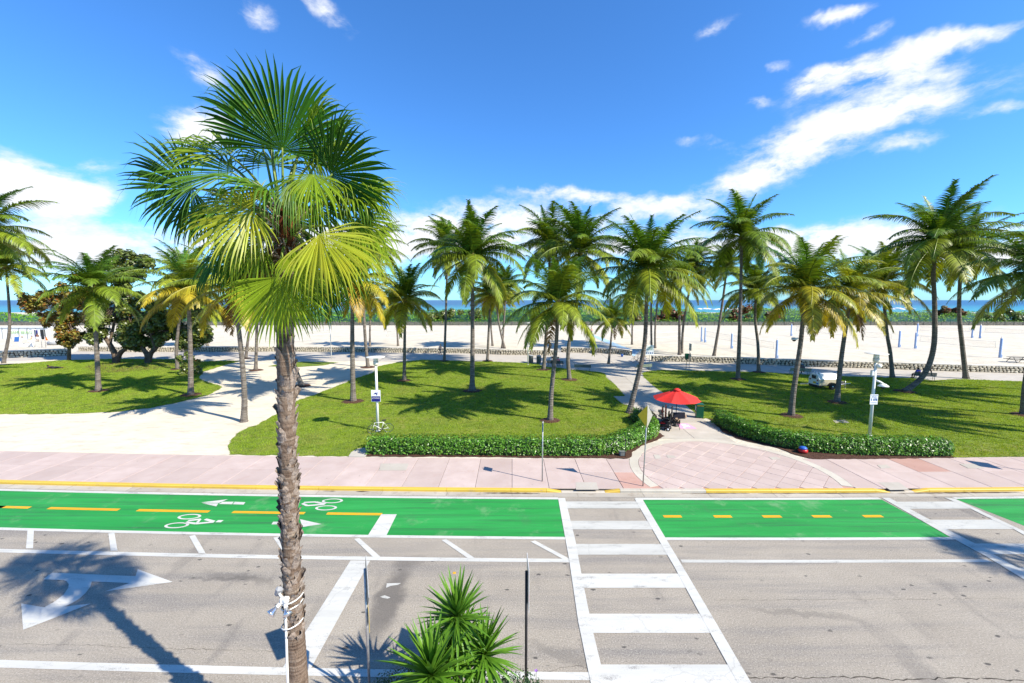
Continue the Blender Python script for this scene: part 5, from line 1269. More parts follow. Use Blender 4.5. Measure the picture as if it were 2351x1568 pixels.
# ---------------------------------------------------------------- coral stone walls
STONES = []
for v in range(12):
    rn = random.Random(200 + v); b = MB(); n = rn.choice((6, 7, 7, 8)); an = [2 * math.pi * (k + rn.uniform(-.25, .25)) / n for k in range(n)]; ra = [rn.uniform(.82, 1.08) for _ in range(n)]
    r0 = [b.pt((math.cos(a) * r * .92, .0, math.sin(a) * r * .92)) for a, r in zip(an, ra)]
    r1 = [b.pt((math.cos(a) * r, -.35 + rn.uniform(-.06, .06), math.sin(a) * r)) for a, r in zip(an, ra)]
    r2 = [b.pt((math.cos(a) * r * .55 + rn.uniform(-.08, .08), -.62 + rn.uniform(-.1, .1), math.sin(a) * r * .55)) for a, r in zip(an, ra)]
    for A, B in ((r0, r1), (r1, r2)):
        for k in range(n): b.face([A[k], A[(k + 1) % n], B[(k + 1) % n], B[k]])
    b.face(r2); STONES.append(b.mesh('wall_stone', M_stone))
def stone_wall(label, pix, seed, height=.88, thick=.5, z0=ZP):
    rn = random.Random(seed); P = [G(*p, z0) for p in pix]; g = P[0].lerp(P[-1], .5); g.z = z0
    t = thing('stone_wall', label, 'wall', g, 0, 'low coral stone walls'); core = MB(); cap = MB(); spots = []
    for a, c in zip(P, P[1:]):
        d = (c - a); L = d.length; d.normalize(); n = Vector((d.y, -d.x, 0))
        if n.y > 0: n = -n
        rz = math.atan2(d.y, d.x)
        m = (a + c) / 2 - n * thick / 2 - g
        core.box(m + Vector((0, 0, (height - .12) / 2)), (L + .05, thick * .96, height - .12), rz); cap.box(m + Vector((0, 0, height - .06)), (L + .06, thick + .10, .12), rz)
        rowz = 0.02
        for row in range(3):
            s = rn.uniform(-.1, .2); hh = (height - .13) / 3
            while s < L - .05:
                w = rn.uniform(.30, .55); z = (row + .5) * hh + rn.uniform(-.03, .03)
                spots.append((a + d * (s + w / 2) + n * .03 - g + Vector((0, 0, z)), rz if n.dot(Vector((math.sin(rz), -math.cos(rz), 0))) > 0 else rz + math.pi, w * .50, hh * .53)); s += w
    core.build('wall_core', M_wallcore, t); cap.build('wall_cap', M_cap, t)
    spots.sort(key=lambda q: (q[0] + g).length); rest = MB()
    for i, (p, rz, w, h) in enumerate(spots):
        k = rn.randrange(12); ro = rn.uniform(-.3, .3)
        if i < 300: inst('stone', STONES[k], t, p, (0, ro, rz), (w, .14, h))
        else:
            Mx = Matrix.Translation(p) @ Euler((0, ro, rz)).to_matrix().to_4x4() @ Matrix.Diagonal((w, .14, h, 1)); base_i = len(rest.v)
            for v in STONES[k].vertices: rest.v.append(tuple(Mx @ v.co))
            for f in STONES[k].polygons: rest.face([base_i + q for q in f.vertices])
    if rest.f: o = rest.build('far_stones', M_stone, t); o['kind'] = 'stuff'
    return t
stone_wall('low coral stone wall along the promenade on the right, below the volleyball courts', [(1497, 829), (1576, 830.5), (1686, 834), (1777, 837.7), (1926, 843.6), (2012, 845.5), (2141, 850.6), (2228.6, 853.5), (2351, 856.5), (2440, 860)], 1)
stone_wall('short coral stone wall with an end pier left of the blue mat opening', [(1288.6, 808.4), (1368, 810), (1424, 813), (1446, 816)], 2)
stone_wall('long coral stone wall behind the middle lawn', [(640, 806.5), (804, 808), (940, 809.5), (1078, 811), (1148, 814), (1274, 815.8)], 3)
stone_wall('coral stone wall behind the sea grape trees and sand path', [(181, 806), (246, 806.5), (294, 807.8), (450, 807.5), (636, 806.6)], 4)
stone_wall('coral stone wall piece at the far left edge in front of the outdoor gym', [(-60, 825), (0, 822), (80, 819), (154, 816)], 5, height=1.1)
# ---------------------------------------------------------------- street furniture and park things
def lamp_post(label, base, top, seed, dome=False, extra=None):
    g = G(*base, ZP); Hh = D(*top, g.y).z - ZP; t = thing('lamp_post', label, 'lamp post', g, 0, 'white park lamp posts')
    b = MB(); b.tube([(0, 0, 0), (0, 0, Hh * .5), (0, 0, Hh - .62)], [.095, .088, .078], 12); b.build('pole', M_whitemetal, t)
    b = MB(); b.lathe([(.16, 0), (.16, .04), (.11, .07)], (0, 0, 0), 12); b.build('base_plate', M_whitemetal, t)
    b = MB(); b.lathe([(.08, Hh - .66), (.10, Hh - .60), (.17, Hh - .56), (.17, Hh - .34)], (0, 0, 0), 16); b.build('lamp_housing', M_cream, t)
    b = MB(); b.lathe([(.13, Hh - .34), (.13, Hh - .08)], (0, 0, 0), 12); b.build('lamp_glass', M_glass, t)
    for k in range(4):
        a = k * 1.5708 + .4; b = MB(); b.tube([(.15 * math.cos(a), .15 * math.sin(a), Hh - .36), (.15 * math.cos(a), .15 * math.sin(a), Hh - .05)], .012, 5); b.build('cage_bar', M_whitemetal, t)
    b = MB(); b.lathe([(.0, Hh - .07), (.60, Hh - .06), (.62, Hh - .045), (.60, Hh - .03), (.0, Hh)], (0, 0, 0), 28); b.build('disc_shade', M_whitemetal, t)
    return t, g, Hh
def plate(name, w, h, th, mat, parent, M, bev=.03):
    b = MB(); b.box((0, 0, 0), (w, th, h)); o = b.build(name, mat, parent); o.matrix_basis = M; return o
lp, lg, lh = lamp_post('white lamp post with a navy camera sign and a bicycle leaning on it', (868, 990), (862, 818), 1)
b = MB(); b.box((-.13, -.02, 2.62), (.09, .09, .16), bev=.015); b.build('photo_sensor', M_whitemetal, lp)
z0 = D(863, 908, lg.y).z - ZP; sgn = plate('sign_board', .62, .80, .012, M_signwhite, lp, Matrix.Translation((-.03, -.115, z0)))
b = MB(); b.box((0, -.010, -.20), (.57, .010, .36)); b.build('navy_panel', M_navy, sgn)
RX = Matrix.Rotation(R(90), 4, 'X')
textmesh('THIS AREA IS UNDER\nVIDEO SURVEILLANCE', .052, M_signwhite, sgn, Matrix.Translation((0, -.018, -.15)) @ RX)
b = MB(); b.box((.02, -.009, .16), (.20, .006, .09), 0, 0, Euler((0, .35, 0))); b.box((-.11, -.009, .135), (.05, .006, .07), 0, 0, Euler((0, .35, 0))); b.box((.10, -.009, .24), (.10, .006, .02)); b.box((.06, -.009, .07), (.03, .006, .09), 0, 0, Euler((0, -.5, 0))); b.build('camera_pictogram', M_navy, sgn)
lp2, lg2, lh2 = lamp_post('white lamp post with a dome camera arm and small white sign behind the right hedge', (1996, 1000), (2014, 810), 2)
zc = lambda v: D(2004, v, lg2.y).z - ZP
b = MB(); b.box((-.19, -.02, zc(856)), (.16, .16, .34), bev=.02); b.build('control_box', M_whitemetal, lp2)
b = MB(); b.lathe([(0, -.13), (.13, -.1), (.15, 0), (.13, .1), (0, .13)], (.10, -.13, zc(839)), 14, rot=Matrix.Rotation(R(90), 3, 'X')); b.build('spotlight', M_glass, lp2)
arm = MB(); arm.tube([(.06, -.02, zc(873)), (.30, -.08, zc(876)), (.50, -.12, zc(880))], [.07, .06, .05], 8); arm = arm.build('camera_arm', M_whitemetal, lp2)
b = MB(); b.lathe([(.06, .16), (.16, .12), (.30, .0), (.30, -.03), (.14, -.05)], (.50, -.12, zc(885)), 18); dh = b.build('camera_hood', M_whitemetal, arm)
b = MB(); b.lathe([(.12, 0), (.13, -.06), (.08, -.14), (0, -.17)], (.50, -.12, zc(885) - .05), 14); b.build('camera_dome', M_black, arm)
s2 = plate('sign_board', .50, .66, .012, M_signwhite, lp2, Matrix.Translation((-.02, -.12, zc(916))))
textmesh('OUTDOOR\nSPACES', .085, M_signblue, s2, Matrix.Translation((0, -.009, .20)) @ RX)
textmesh('NO TRESPASSING', .05, M_signblue, s2, Matrix.Translation((0, -.009, -.22)) @ RX)
b = MB()
for k, (x_, h_) in enumerate(((-.16, .14), (-.02, .12), (.06, .17), (.14, .15), (.19, .09))): b.box((x_, -.009, -.08 + h_ / 2), (.05, .006, h_)); b.box((x_, -.009, -.05 + h_ + .02), (.03, .006, .03))
b.build('figure_pictogram', M_signblue, s2)
# thin far lamp post by the promenade
b = MB(); gq = G(1212, 838, ZP); hq = D(1212, 742, gq.y).z - ZP
tq = thing('slim_lamp_post', 'slim white lamp post at the promenade edge left of the bins', 'lamp post', gq)
b.tube([(0, 0, 0), (0, 0, hq)], [.07, .05], 8); b.build('pole', M_whitemetal, tq); b = MB(); b.lathe([(0, hq), (.5, hq + .03), (0, hq + .08)], (0, 0, 0), 18); b.build('disc_shade', M_whitemetal, tq); b = MB(); b.lathe([(.14, 0), (.14, .05), (.08, .08)], (0, 0, 0), 10); b.build('base_plate', M_conc, tq)
gq = G(761, 824, ZP); hq = D(761, 742, gq.y).z - ZP
tq = thing('slim_lamp_post', 'slim white pole lamp at the promenade right of the fan palm trunk', 'lamp post', gq)
b = MB(); b.tube([(0, 0, 0), (0, 0, hq)], [.07, .05], 8); b.build('pole', M_whitemetal, tq); b = MB(); b.lathe([(0, hq), (.4, hq + .03), (0, hq + .08)], (0, 0, 0), 18); b.build('disc_shade', M_whitemetal, tq)
gq = G(450 * .574, 1430 * .574 - 2, ZP); hq = D(258, 747, gq.y).z - ZP
tq = thing('park_light', 'grey park lantern on a pole seen between the forked sea grape trunks', 'lamp post', gq)
b = MB(); b.tube([(0, 0, 0), (0, 0, hq)], [.08, .06], 8); b.build('pole', M_galv, tq); b = MB(); b.lathe([(.1, hq), (.25, hq + .25), (.3, hq + .5), (.35, hq + .55), (0, hq + .75)], (0, 0, 0), 12); b.build('lantern', M_grayplastic, tq)

def bicycle(label, c, rz, lean, col, ht=.0):
    t = thing('bicycle', label, 'bicycle', c, rz); t.rotation_euler = (lean, 0, rz)
    r = .335
    for x_, nm in ((-.5, 0), (.5, 1)):
        w = MB(); n = 28; w.tube([(x_ + r * math.cos(2 * math.pi * k / n), 0, r + .012 + r * math.sin(2 * math.pi * k / n)) for k in range(n + 1)], .013, 6, 0, False); wh = w.build('wheel', M_rubber, t)
        w = MB(); w.tube([(x_ + (r - .022) * math.cos(2 * math.pi * k / n), 0, r + .012 + (r - .022) * math.sin(2 * math.pi * k / n)) for k in range(n + 1)], .011, 6, 0, False); w.build('rim', M_chrome, wh)
        w = MB()
        for k in range(14): a = k * 2 * math.pi / 14; w.tube([(x_, 0, r + .012), (x_ + (r - .02) * math.cos(a), 0, r + .012 + (r - .02) * math.sin(a))], .0025, 3)
        w.build('spokes', M_chrome, wh)
    f = MB(); bb = (-.06, 0, .28); st_ = (-.20, 0, .80); hd = (.36, 0, .82); hd2 = (.40, 0, .66); rw = (-.5, 0, r + .012); fw = (.5, 0, r + .012)
    for a, c_, rr in ((bb, st_, .02), (st_, hd, .02), (bb, hd2, .024), (bb, rw, .012), (st_, rw, .011), (hd, hd2, .022), (hd2, fw, .015)): f.tube([a, c_], rr, 7)
    f.build('frame', col, t)
    s = MB(); s.tube([(-.20, 0, .80), (-.23, 0, .93)], .013, 6); s.box((-.23, 0, .95), (.26, .13, .05), bev=.02); s.build('saddle', M_black, t)
    h = MB(); h.tube([(.36, 0, .82), (.34, 0, .92), (.42, 0, .94)], .013, 6)
    for sg in (-1, 1): h.tube([(.42, 0, .94), (.42, sg * .2, .94), (.50, sg * .21, .93), (.55, sg * .21, .85), (.47, sg * .21, .78)], .013, 6)
    h.build('handlebar', M_black, t)
    k = MB(); k.lathe([(.0, -.01), (.09, -.01), (.09, .01), (0, .01)], bb, 16, rot=Matrix.Rotation(R(90), 3, 'X')); k.tube([(bb[0], .05, bb[2]), (bb[0] + .1, .06, bb[2] - .13)], .01, 5); k.box((bb[0] + .1, .10, bb[2] - .13), (.09, .08, .02)); k.tube([(bb[0], -.05, bb[2]), (bb[0] - .1, -.06, bb[2] + .13)], .01, 5); k.box((bb[0] - .1, -.10, bb[2] + .13), (.09, .08, .02)); k.build('crankset', M_black, t)
    return t
bicycle('white racing bicycle leaning on the lamp post behind the long hedge', G(874, 994, ZP), R(200), R(-14), M_whitemetal)
bicycle('blue bicycle parked by the wall end near the beach opening', G(1478, 833, ZP), R(160), R(8), M_blueobj)
bicycle('dark bicycle beside the blue one at the beach opening', G(1460, 832, ZP), R(195), R(-8), M_black)

def post_sign(name, label, base, h, sh, col, face_rz, size, zc_, postmat, kind='diamond', Yg=None, group=None, back=None, second=None, lean=0.0):
    g = Vector(base); t = thing(name, label, 'sign', g, 0, group)
    b = MB(); b.tube([(0, 0, 0), (lean, 0, h)], .03, 8); b.build('post', postmat, t)
    for (rz_, z_, kd, sz, cl, off) in [(face_rz, zc_, kind, size, col, .035)] + (second or []):
        b = MB()
        if kd == 'diamond': rot = Euler((0, R(45), 0)); b.box((0, 0, 0), (sz, .006, sz), 0, 0, rot)
        else: b.box((0, 0, 0), (sz[0], .006, sz[1]))
        o = b.build('sign_plate', cl, t); o.location = (math.sin(rz_) * off + lean * z_ / h, -math.cos(rz_) * off, z_); o.rotation_euler = (0, 0, rz_)
        b = MB()
        if kd == 'diamond': b.box((0, .006, 0), (sz * .98, .004, sz * .98), 0, 0, Euler((0, R(45), 0)))
        else: b.box((0, .006, 0), (sz[0] * .98, .004, sz[1] * .98))
        b.build('sign_back', M_signback, o)
    return t
# two near signs, seen almost edge-on
p1 = D(833, 1290, 8.4)
post_sign('road_sign', 'diamond warning sign on a galvanised post seen edge-on left of the yucca', (p1.x + .02, 8.45, .12), 3.05, 0, M_galv, math.atan2(p1.x, 8.4) * -1 + R(90) + R(2), .82, 2.78, M_galv, second=[(math.atan2(p1.x, 8.4) * -1 + R(90) + R(2), 1.98, 'rect', (.6, .4), M_signyel, .035)])
p2 = D(1211, 1286, 8.4)
post_sign('road_sign', 'white and red rectangular sign on a black post seen edge-on right of the yucca', (p2.x - .02, 8.45, .12), 3.0, 0, M_signwhite, R(90) - math.atan2(p2.x, 8.4) + R(4), (.62, .95), 2.75, M_black, 'rect', second=[(R(90) - math.atan2(p2.x, 8.4) + R(4), 2.55, 'rect', (.5, .14), M_redplastic, .042)])
g1 = G(1245, 1105, ZP); h1 = D(1246, 968, g1.y).z - ZP
post_sign('street_sign', 'small square sign on a thin post seen edge-on in front of the long hedge', g1, h1, 0, M_signwhite, R(90) - .08, (.45, .45), h1 - .26, M_galv, 'rect')
g2 = G(1476, 1116, ZP); h2 = D(1491, 930, g2.y).z - ZP
ys_ = thing('street_sign', 'folded yellow and beige diamond sign on a grey post by the plaza ring', 'sign', g2)
b = MB(); b.tube([(0, 0, 0), (.10, 0, h2)], .03, 8); b.build('post', M_galv, ys_)
zc2 = h2 - .55; xo = .10 * zc2 / h2
for sg, mt, nm in ((-1, M_signyel, 'yellow_plate'), (1, M_signback, 'beige_plate')):
    b = MB(); th = .008; P3 = [Vector((xo, -.045, zc2 - .55)), Vector((xo, -.045, zc2 + .55)), Vector((xo + sg * .36, .26, zc2))]; Q3 = [p + Vector((0, th, 0)) for p in P3]
    ia = [b.pt(p) for p in P3]; ib = [b.pt(p) for p in Q3]; b.face(ia if sg > 0 else ia[::-1]); b.face(ib[::-1] if sg > 0 else ib)
    for k in range(3): b.face([ia[k], ia[(k + 1) % 3], ib[(k + 1) % 3], ib[k]])
    b.build(nm, mt, ys_)
post_sign('street_sign', 'rectangular sign beyond the right edge whose shadow lies on the pink paving', (28.2, 20.15, ZP), 3.0, 0, M_signwhite, R(78), (.9, .8), 2.65, M_galv, 'rect')
gr = G(1490, 849, ZP); hr = D(1490, 783, gr.y).z - ZP
ps = post_sign('park_sign', 'white park rules sign on a tall grey post beside the faded bench', gr, hr, 0, M_signwhite, 0, (1.05, 1.25), hr - 1.15, M_galv, 'rect')
for ch in ps.children:
    if ch.name.startswith('sign_plate'):
        textmesh('PARK\nRULES', .26, M_tgreen, ch, Matrix.Translation((0, -.006, .22)) @ RX)
        b = MB()
        for k in range(4): b.box((-.36 + k * .24, -.006, -.38), (.15, .004, .2 - .03 * (k % 2)))
        b.build('pictogram', M_signblue, ch)
ge = G(1582, 848, ZP); he = D(1584, 788, ge.y).z - ZP
post_sign('park_sign', 'brown diamond-topped sign seen edge-on beside the green bag dispenser', ge, he, 0, M_galv, R(92), (.7, .9), he - .5, M_galv, 'rect', second=[(R(92), he - 1.6, 'diamond', .6, M_signyel, .04)])
gd = G(1575, 848, ZP); hd_ = D(1575, 811, gd.y).z - ZP
td = thing('bag_dispenser', 'small green bag dispenser box on a post at the promenade edge', 'dispenser', gd)
b = MB(); b.tube([(0, 0, 0), (0, 0, hd_)], .035, 8); b.build('post', M_black, td); b = MB(); b.box((0, -.06, hd_ - .38), (.46, .24, .72), bev=.03); b.build('box', M_green_box, td)

def bench(label, pa, pb, mat, arms=True):
    A, B = G(*pa, ZP), G(*pb, ZP); c = (A + B) / 2; d = B - A; w = max(1.75, min(2.3, d.length * 1.1)); t = thing('park_bench', label, 'bench', c, math.atan2(d.y, d.x), 'slatted park benches along the promenade')
    for x_ in (-w * .42, w * .42):
        b = MB(); b.tube([(x_, .0, 0), (x_, .02, .42), (x_, -.06, .86)], .028, 6); b.build('rear_leg', M_galv, t)
        b = MB(); b.tube([(x_, .46, 0), (x_, .42, .42), (x_, .02, .40)], .028, 6); b.build('front_leg', M_galv, t)
    for k in range(5):
        b = MB(); b.box((0, .09 + k * .085, .44), (w, .07, .03), bev=.006); b.build('seat_slat', mat, t)
    for k in range(4):
        b = MB(); z_ = .50 + k * .095; b.box((0, -.01 - .07 * (z_ - .42) / .44, z_), (w, .028, .08), bev=.006); b.build('back_slat', mat, t)
    return t
BN = [bench('dark green bench with two people sitting, beside the bins', (1257, 841), (1292, 843), M_benchg), bench('empty dark green bench at the top of the middle lawn', (1320, 851), (1355, 852), M_benchg),
      bench('faded pale green bench left of the park rules sign', (1460, 852), (1496, 850), M_benchl), bench('pale green bench with a man in a cap, left of the tan trailer', (1813, 860), (1862, 861.5), M_benchl), bench('green bench with a man in a blue shirt behind the bowed palm', (2101, 870), (2147, 873), M_benchg)]
def litter_bin(label, p):
    t = thing('litter_bin', label, 'bin', G(*p, ZP), 0, 'slatted litter bins by the promenade')
    b = MB(); b.lathe([(.26, 0), (.28, .05), (.30, .95), (.28, .96)], (0, 0, 0), 18); b.build('body', M_bin, t)
    for k in range(20):
        a = k * .314; b = MB(); b.box((.315 * math.cos(a), .315 * math.sin(a), .5), (.02, .06, .92), a); b.build('slat', M_bin, t)
    b = MB(); b.lathe([(.33, .98), (.36, 1.02), (.34, 1.08), (.16, 1.14), (0, 1.15)], (0, 0, 0), 18); b.build('lid', M_grayplastic, t)
litter_bin('grey slatted litter bin standing left of its pair by the promenade', (1219, 833)); litter_bin('grey slatted litter bin right of its pair, half behind palm fronds', (1237, 834))
# newspaper box
nbx = thing('newspaper_box', 'dark green newspaper box at the right edge of the walkway', 'newspaper box', G(1605, 959, ZP), R(-12))
b = MB(); b.box((0, 0, .55), (.52, .48, .98), bev=.02); bx_ = b.build('body', M_green_box, nbx)
b = MB(); b.box((0, -.02, 1.07), (.56, .54, .06), bev=.015); b.build('lid', M_green_box, nbx)
b = MB(); b.box((.0, -.246, .98), (.44, .01, .07)); b.build('yellow_strip', M_yelstrip, bx_)
b = MB(); b.box((-.266, 0, .75), (.01, .30, .36)); b.build('window', M_paper, bx_); b = MB(); b.box((-.266, .02, .42), (.01, .34, .06)); b.build('yellow_label', M_yelstrip, bx_)
for sx in (-1, 1):
    for sy in (-1, 1):
        b = MB(); b.box((sx * .2, sy * .18, .03), (.06, .06, .08)); b.build('foot', M_black, nbx)
# ---------------------------------------------------------------- vendor: red umbrella, table, scooter
ug = G(1551, 978, ZP); utop = D(1554, 891, ug.y).z - ZP
ut = thing('market_umbrella', 'large red market umbrella over the vendor table on the walkway', 'umbrella', ug)
b = MB(); b.tube([(0, 0, .05), (0, 0, utop - .05)], .026, 8); b.build('pole', M_black, ut); b = MB(); b.lathe([(.26, 0), (.26, .06), (.05, .1), (.04, .3)], (0, 0, 0), 14); b.build('base', M_black, ut)
RU = 1.62
b = MB(); n8 = 8; sub = 4; cz = utop; ring = []
for lv in range(6):
    f = lv / 5; row = []
    for k in range(n8 * sub):
        a = 2 * math.pi * k / (n8 * sub) + .2; q = (k % sub) / sub; sag = math.sin(q * math.pi); rr = RU * f * (1 - .075 * sag) if f else .0
        z_ = cz - .12 - .62 * f ** 1.12 - .05 * sag * f
        row.append(b.pt((max(rr, .04) * math.cos(a), max(rr, .04) * math.sin(a), z_)))
    ring.append(row)
for A, B in zip(ring, ring[1:]):
    for k in range(len(A)): b.face([A[k], A[(k + 1) % len(A)], B[(k + 1) % len(A)], B[k]], 0, False)
cn = b.build('canopy', M_red, ut)
b = MB(); b.lathe([(.27, cz - .16), (.22, cz - .08), (.06, cz - .01), (0, cz)], (0, 0, 0), 16); b.build('vent_cap', M_red, cn)
for k in range(8):
    a = 2 * math.pi * k / 8 + .2; b = MB(); b.tube([(.03, 0, cz - .14), (RU * .5, 0, cz - .44), (RU * .98, 0, cz - .75)], .010, 5); o = b.build('rib', M_black, ut); o.rotation_euler = (0, 0, a)
    b = MB(); b.tube([(.03, 0, cz - .9), (RU * .5, 0, cz - .46)], .008, 4); b.build('strut', M_black, o)
tg = G(1543, 988, ZP); vt = thing('vendor_table', 'folding vendor table hung with dark bags and shell goods under the red umbrella', 'table', tg, R(4))
b = MB(); b.box((0, .35, .74), (1.15, .6, .04), bev=.01); b.build('tabletop', M_black, vt)
b = MB()
for k in range(24):
    xa, xb = -.57 + k * .0475, -.57 + (k + 1) * .0475; b.poly([(xa, .04 + .03 * (k % 2), .72), (xb, .04 + .03 * ((k + 1) % 2), .72), (xb, .02 + .05 * ((k + 1) % 2), .30 + .08 * ((k * 7) % 3)), (xa, .02 + .05 * (k % 2), .30 + .08 * ((k * 7 + 4) % 3))])
b.build('dark_cloth', M_rubber, vt)
for sx in (-.48, .48):
    b = MB(); b.tube([(sx, .12, .74), (sx * 1.02, .08, .35), (sx * 1.12, -.02, 0)], .014, 6); b.build('leg', M_black, vt); b = MB(); b.tube([(sx, .58, .74), (sx * 1.05, .62, 0)], .014, 6); b.build('leg', M_black, vt)
b = MB(); b.tube([(-.1, .05, .75), (.0, .0, 1.28), (.85, .0, 1.28), (.92, .05, .75)], .014, 6); b.build('hanging_rail', M_galv, vt)
rn = random.Random(3); M_shell = simple('shell_goods', (.48, .32, .2), .6, vary=.5, scale=30); M_darkcloth = cloth('dark_cloth', (.02, .02, .03))
for k in range(13):
    x_ = .06 + k * .062; bag = thing('hanging_bag', 'small dark bag hanging on the vendor rail', 'bag', tg, R(4), 'bags hanging on the vendor rail')
    b = MB(); b.box((x_, -.02, 1.03), (.052, .16, .42), bev=.012); b.build('pouch', M_darkcloth, bag); b = MB(); b.lathe([(.0, -.1), (.035, -.06), (.03, 0), (0, .03)], (x_ + rn.uniform(-.02, .02), -.04, .90), 6); b.build('shell', M_shell, bag); b = MB(); b.tube([(x_, -.02, 1.22), (x_, .0, 1.29)], .006, 4); b.build('strap', M_chrome, bag)
cols = [(.30, .05, .03), (.16, .22, .04), (.40, .10, .05), (.05, .04, .04), (.30, .26, .08), (.45, .06, .04), (.18, .10, .06)]
for k in range(7):
    x_ = -.62 + k * .11; y_ = .25 + (k % 2) * .2; st_ = MB(); h_ = 1.55 + .25 * ((k * 7) % 5) / 5 if k not in (4, 5) else 1.25
    st_.lathe([(.045, .76), (.05, 1.0), (.042, h_ - .05), (.03, h_)], (x_, y_, 0), 8); o = st_.build('carved_stick', simple('stick_paint', cols[k], .5, vary=.5, scale=12)); o.location = tg
    tag(o, ['dark red', 'olive green', 'orange red', 'black', 'yellow-green', 'short bright red', 'brown'][k] + ' carved stick standing on the vendor table', 'carved stick', 'carved sticks on the vendor table')
b = MB(); leafcloud(b, [((-.72, .3, .98), .22), ((-.62, .4, 1.15), .2), ((.88, .1, .98), .16), ((.3, .05, .80), .2), ((-.75, .35, 1.25), .14)], 260, .09, rn, shape='round'); o = b.build('souvenir_heap', M_shell); o.location = tg; tag(o, 'heap of brown shell souvenirs on the vendor table', 'souvenirs', kind='stuff')
sg_ = G(1520, 986, ZP); sc_ = thing('mobility_scooter', 'black and red mobility scooter with a grey crate beside the vendor table', 'scooter', sg_, R(150))
for (x_, y_) in ((-.42, -.24), (-.42, .24), (.45, -.2), (.45, .2)):
    b = MB(); b.lathe([(.07, -.05), (.14, -.06), (.15, 0), (.14, .06), (.07, .05)], (x_, y_, .15), 16, rot=Matrix.Rotation(R(90), 3, 'X')); w = b.build('wheel', M_rubber, sc_); b = MB(); b.lathe([(0, -.065), (.07, -.062), (.07, .062), (0, .065)], (x_, y_, .15), 12, rot=Matrix.Rotation(R(90), 3, 'X')); b.build('hub', M_signwhite, w)
b = MB(); b.box((-.25, 0, .36), (.62, .46, .22), bev=.06); b.box((.18, 0, .26), (.6, .4, .06), bev=.02); b.build('body', M_black, sc_)
b = MB(); b.box((-.05, 0, .50), (.34, .40, .10), bev=.04); b.build('red_cover', M_redplastic, sc_)
b = MB(); b.tube([(-.3, 0, .45), (-.3, 0, .62)], .05, 8); b.build('seat_post', M_black, sc_)
b = MB(); b.box((-.27, 0, .67), (.46, .48, .10), bev=.04); b.build('seat', M_black, sc_); b = MB(); b.box((-.52, 0, .98), (.12, .46, .58), 0, 0, Euler((0, -.18, 0)), bev=.05); b.build('backrest', M_black, sc_)
for sy in (-.27, .27): b = MB(); b.box((-.28, sy, .86), (.34, .06, .05), bev=.02); b.build('armrest', M_black, sc_)
b = MB(); b.tube([(.52, 0, .26), (.42, 0, .92)], .035, 8); b.tube([(.42, -.26, .95), (.40, 0, .97), (.42, .26, .95)], .018, 6); b.build('tiller', M_black, sc_)
b = MB(); b.box((.2, -.36, .48), (.46, .30, .32), bev=.03); b.build('crate', M_grayplastic, sc_)
# ---------------------------------------------------------------- trailer on the right lawn
tr = G(1905, 895, ZP); trl = thing('generator_trailer', 'small tan and white generator trailer parked on the right lawn', 'trailer', tr, R(4))
def prism(pts, y0, y1, mat, name, par):
    b = MB(); a = [b.pt((x_, y0, z_)) for x_, z_ in pts]; c = [b.pt((x_, y1, z_)) for x_, z_ in pts]; n = len(pts)
    b.face(a); b.face(c[::-1])
    for k in range(n): b.face([a[(k + 1) % n], a[k], c[k], c[(k + 1) % n]])
    return b.build(name, mat, par)
prism([(-1.15, .45), (1.05, .45), (1.05, 1.02), (-1.15, 1.02)], -.0, 1.35, M_tan, 'body', trl)
b = MB(); pr = [(0, 1.03), (.0, 1.05), (.30, 1.52), (1.05, 1.52), (1.35, 1.05), (1.35, 1.03)]
A = [b.pt((-1.17, y_, z_)) for y_, z_ in pr]; B = [b.pt((1.07, y_, z_)) for y_, z_ in pr]
b.face(A[::-1]); b.face(B)
for k in range(6): b.face([A[k], A[(k + 1) % 6], B[(k + 1) % 6], B[k]])
hood = b.build('hood', M_whitemetal, trl)
b = MB(); b.box((-1.165, .67, .76), (.03, 1.30, .60)); ep = b.build('end_panel', M_whitemetal, trl)
b = MB(); b.box((-1.20, .67, 1.22), (.03, .5, .34)); b.build('grille', M_black, hood)
for y_ in (.2, 1.12): b = MB(); b.lathe([(0, -.01), (.09, 0), (.08, .03), (0, .04)], (-1.19, y_, .95), 12, rot=Matrix.Rotation(R(-90), 3, 'Y')); b.build('tail_light', M_redplastic, ep)
b = MB(); b.box((-1.19, .55, .66), (.02, .34, .2)); b.build('number_plate', M_signyel, ep)
b = MB(); b.box((-1.19, .2, .62), (.02, .26, .12)); b.build('blue_sticker', M_blueobj, ep)
b = MB(); b.box((-.1, .67, .39), (2.1, 1.2, .12)); b.build('chassis', M_black, trl); b = MB(); b.box((-1.0, .67, .33), (.35, 1.3, .26), bev=.05); b.build('rear_skirt', M_black, trl)
textmesh('17211', .20, M_signblue, trl, Matrix.Translation((-.78, -.004, .78)) @ RX, 'number')
for y_ in (-.12, 1.47):
    b = MB(); b.lathe([(.17, -.09), (.30, -.1), (.33, -.05), (.33, .05), (.30, .1), (.17, .09)], (.12, y_, .33), 24, rot=Matrix.Rotation(R(90), 3, 'X')); w = b.build('wheel', M_rubber, trl); b = MB(); b.lathe([(0, .105), (.06, .1), (.10, .06), (.18, .08), (.19, -.05)], (.12, y_, .33), 16, rot=Matrix.Rotation(R(90), 3, 'X')); b.build('rim', M_chrome, w)
    b = MB(); pts = [(.12 + .42 * math.cos(a), y_, .33 + .42 * math.sin(a)) for a in [R(x_) for x_ in range(10, 175, 15)]]
    for q1, q2 in zip(pts, pts[1:]): b.poly([(q1[0], y_ - .13, q1[2]), (q2[0], y_ - .13, q2[2]), (q2[0], y_ + .13, q2[2]), (q1[0], y_ + .13, q1[2])])
    b.build('mudguard', M_black, trl)
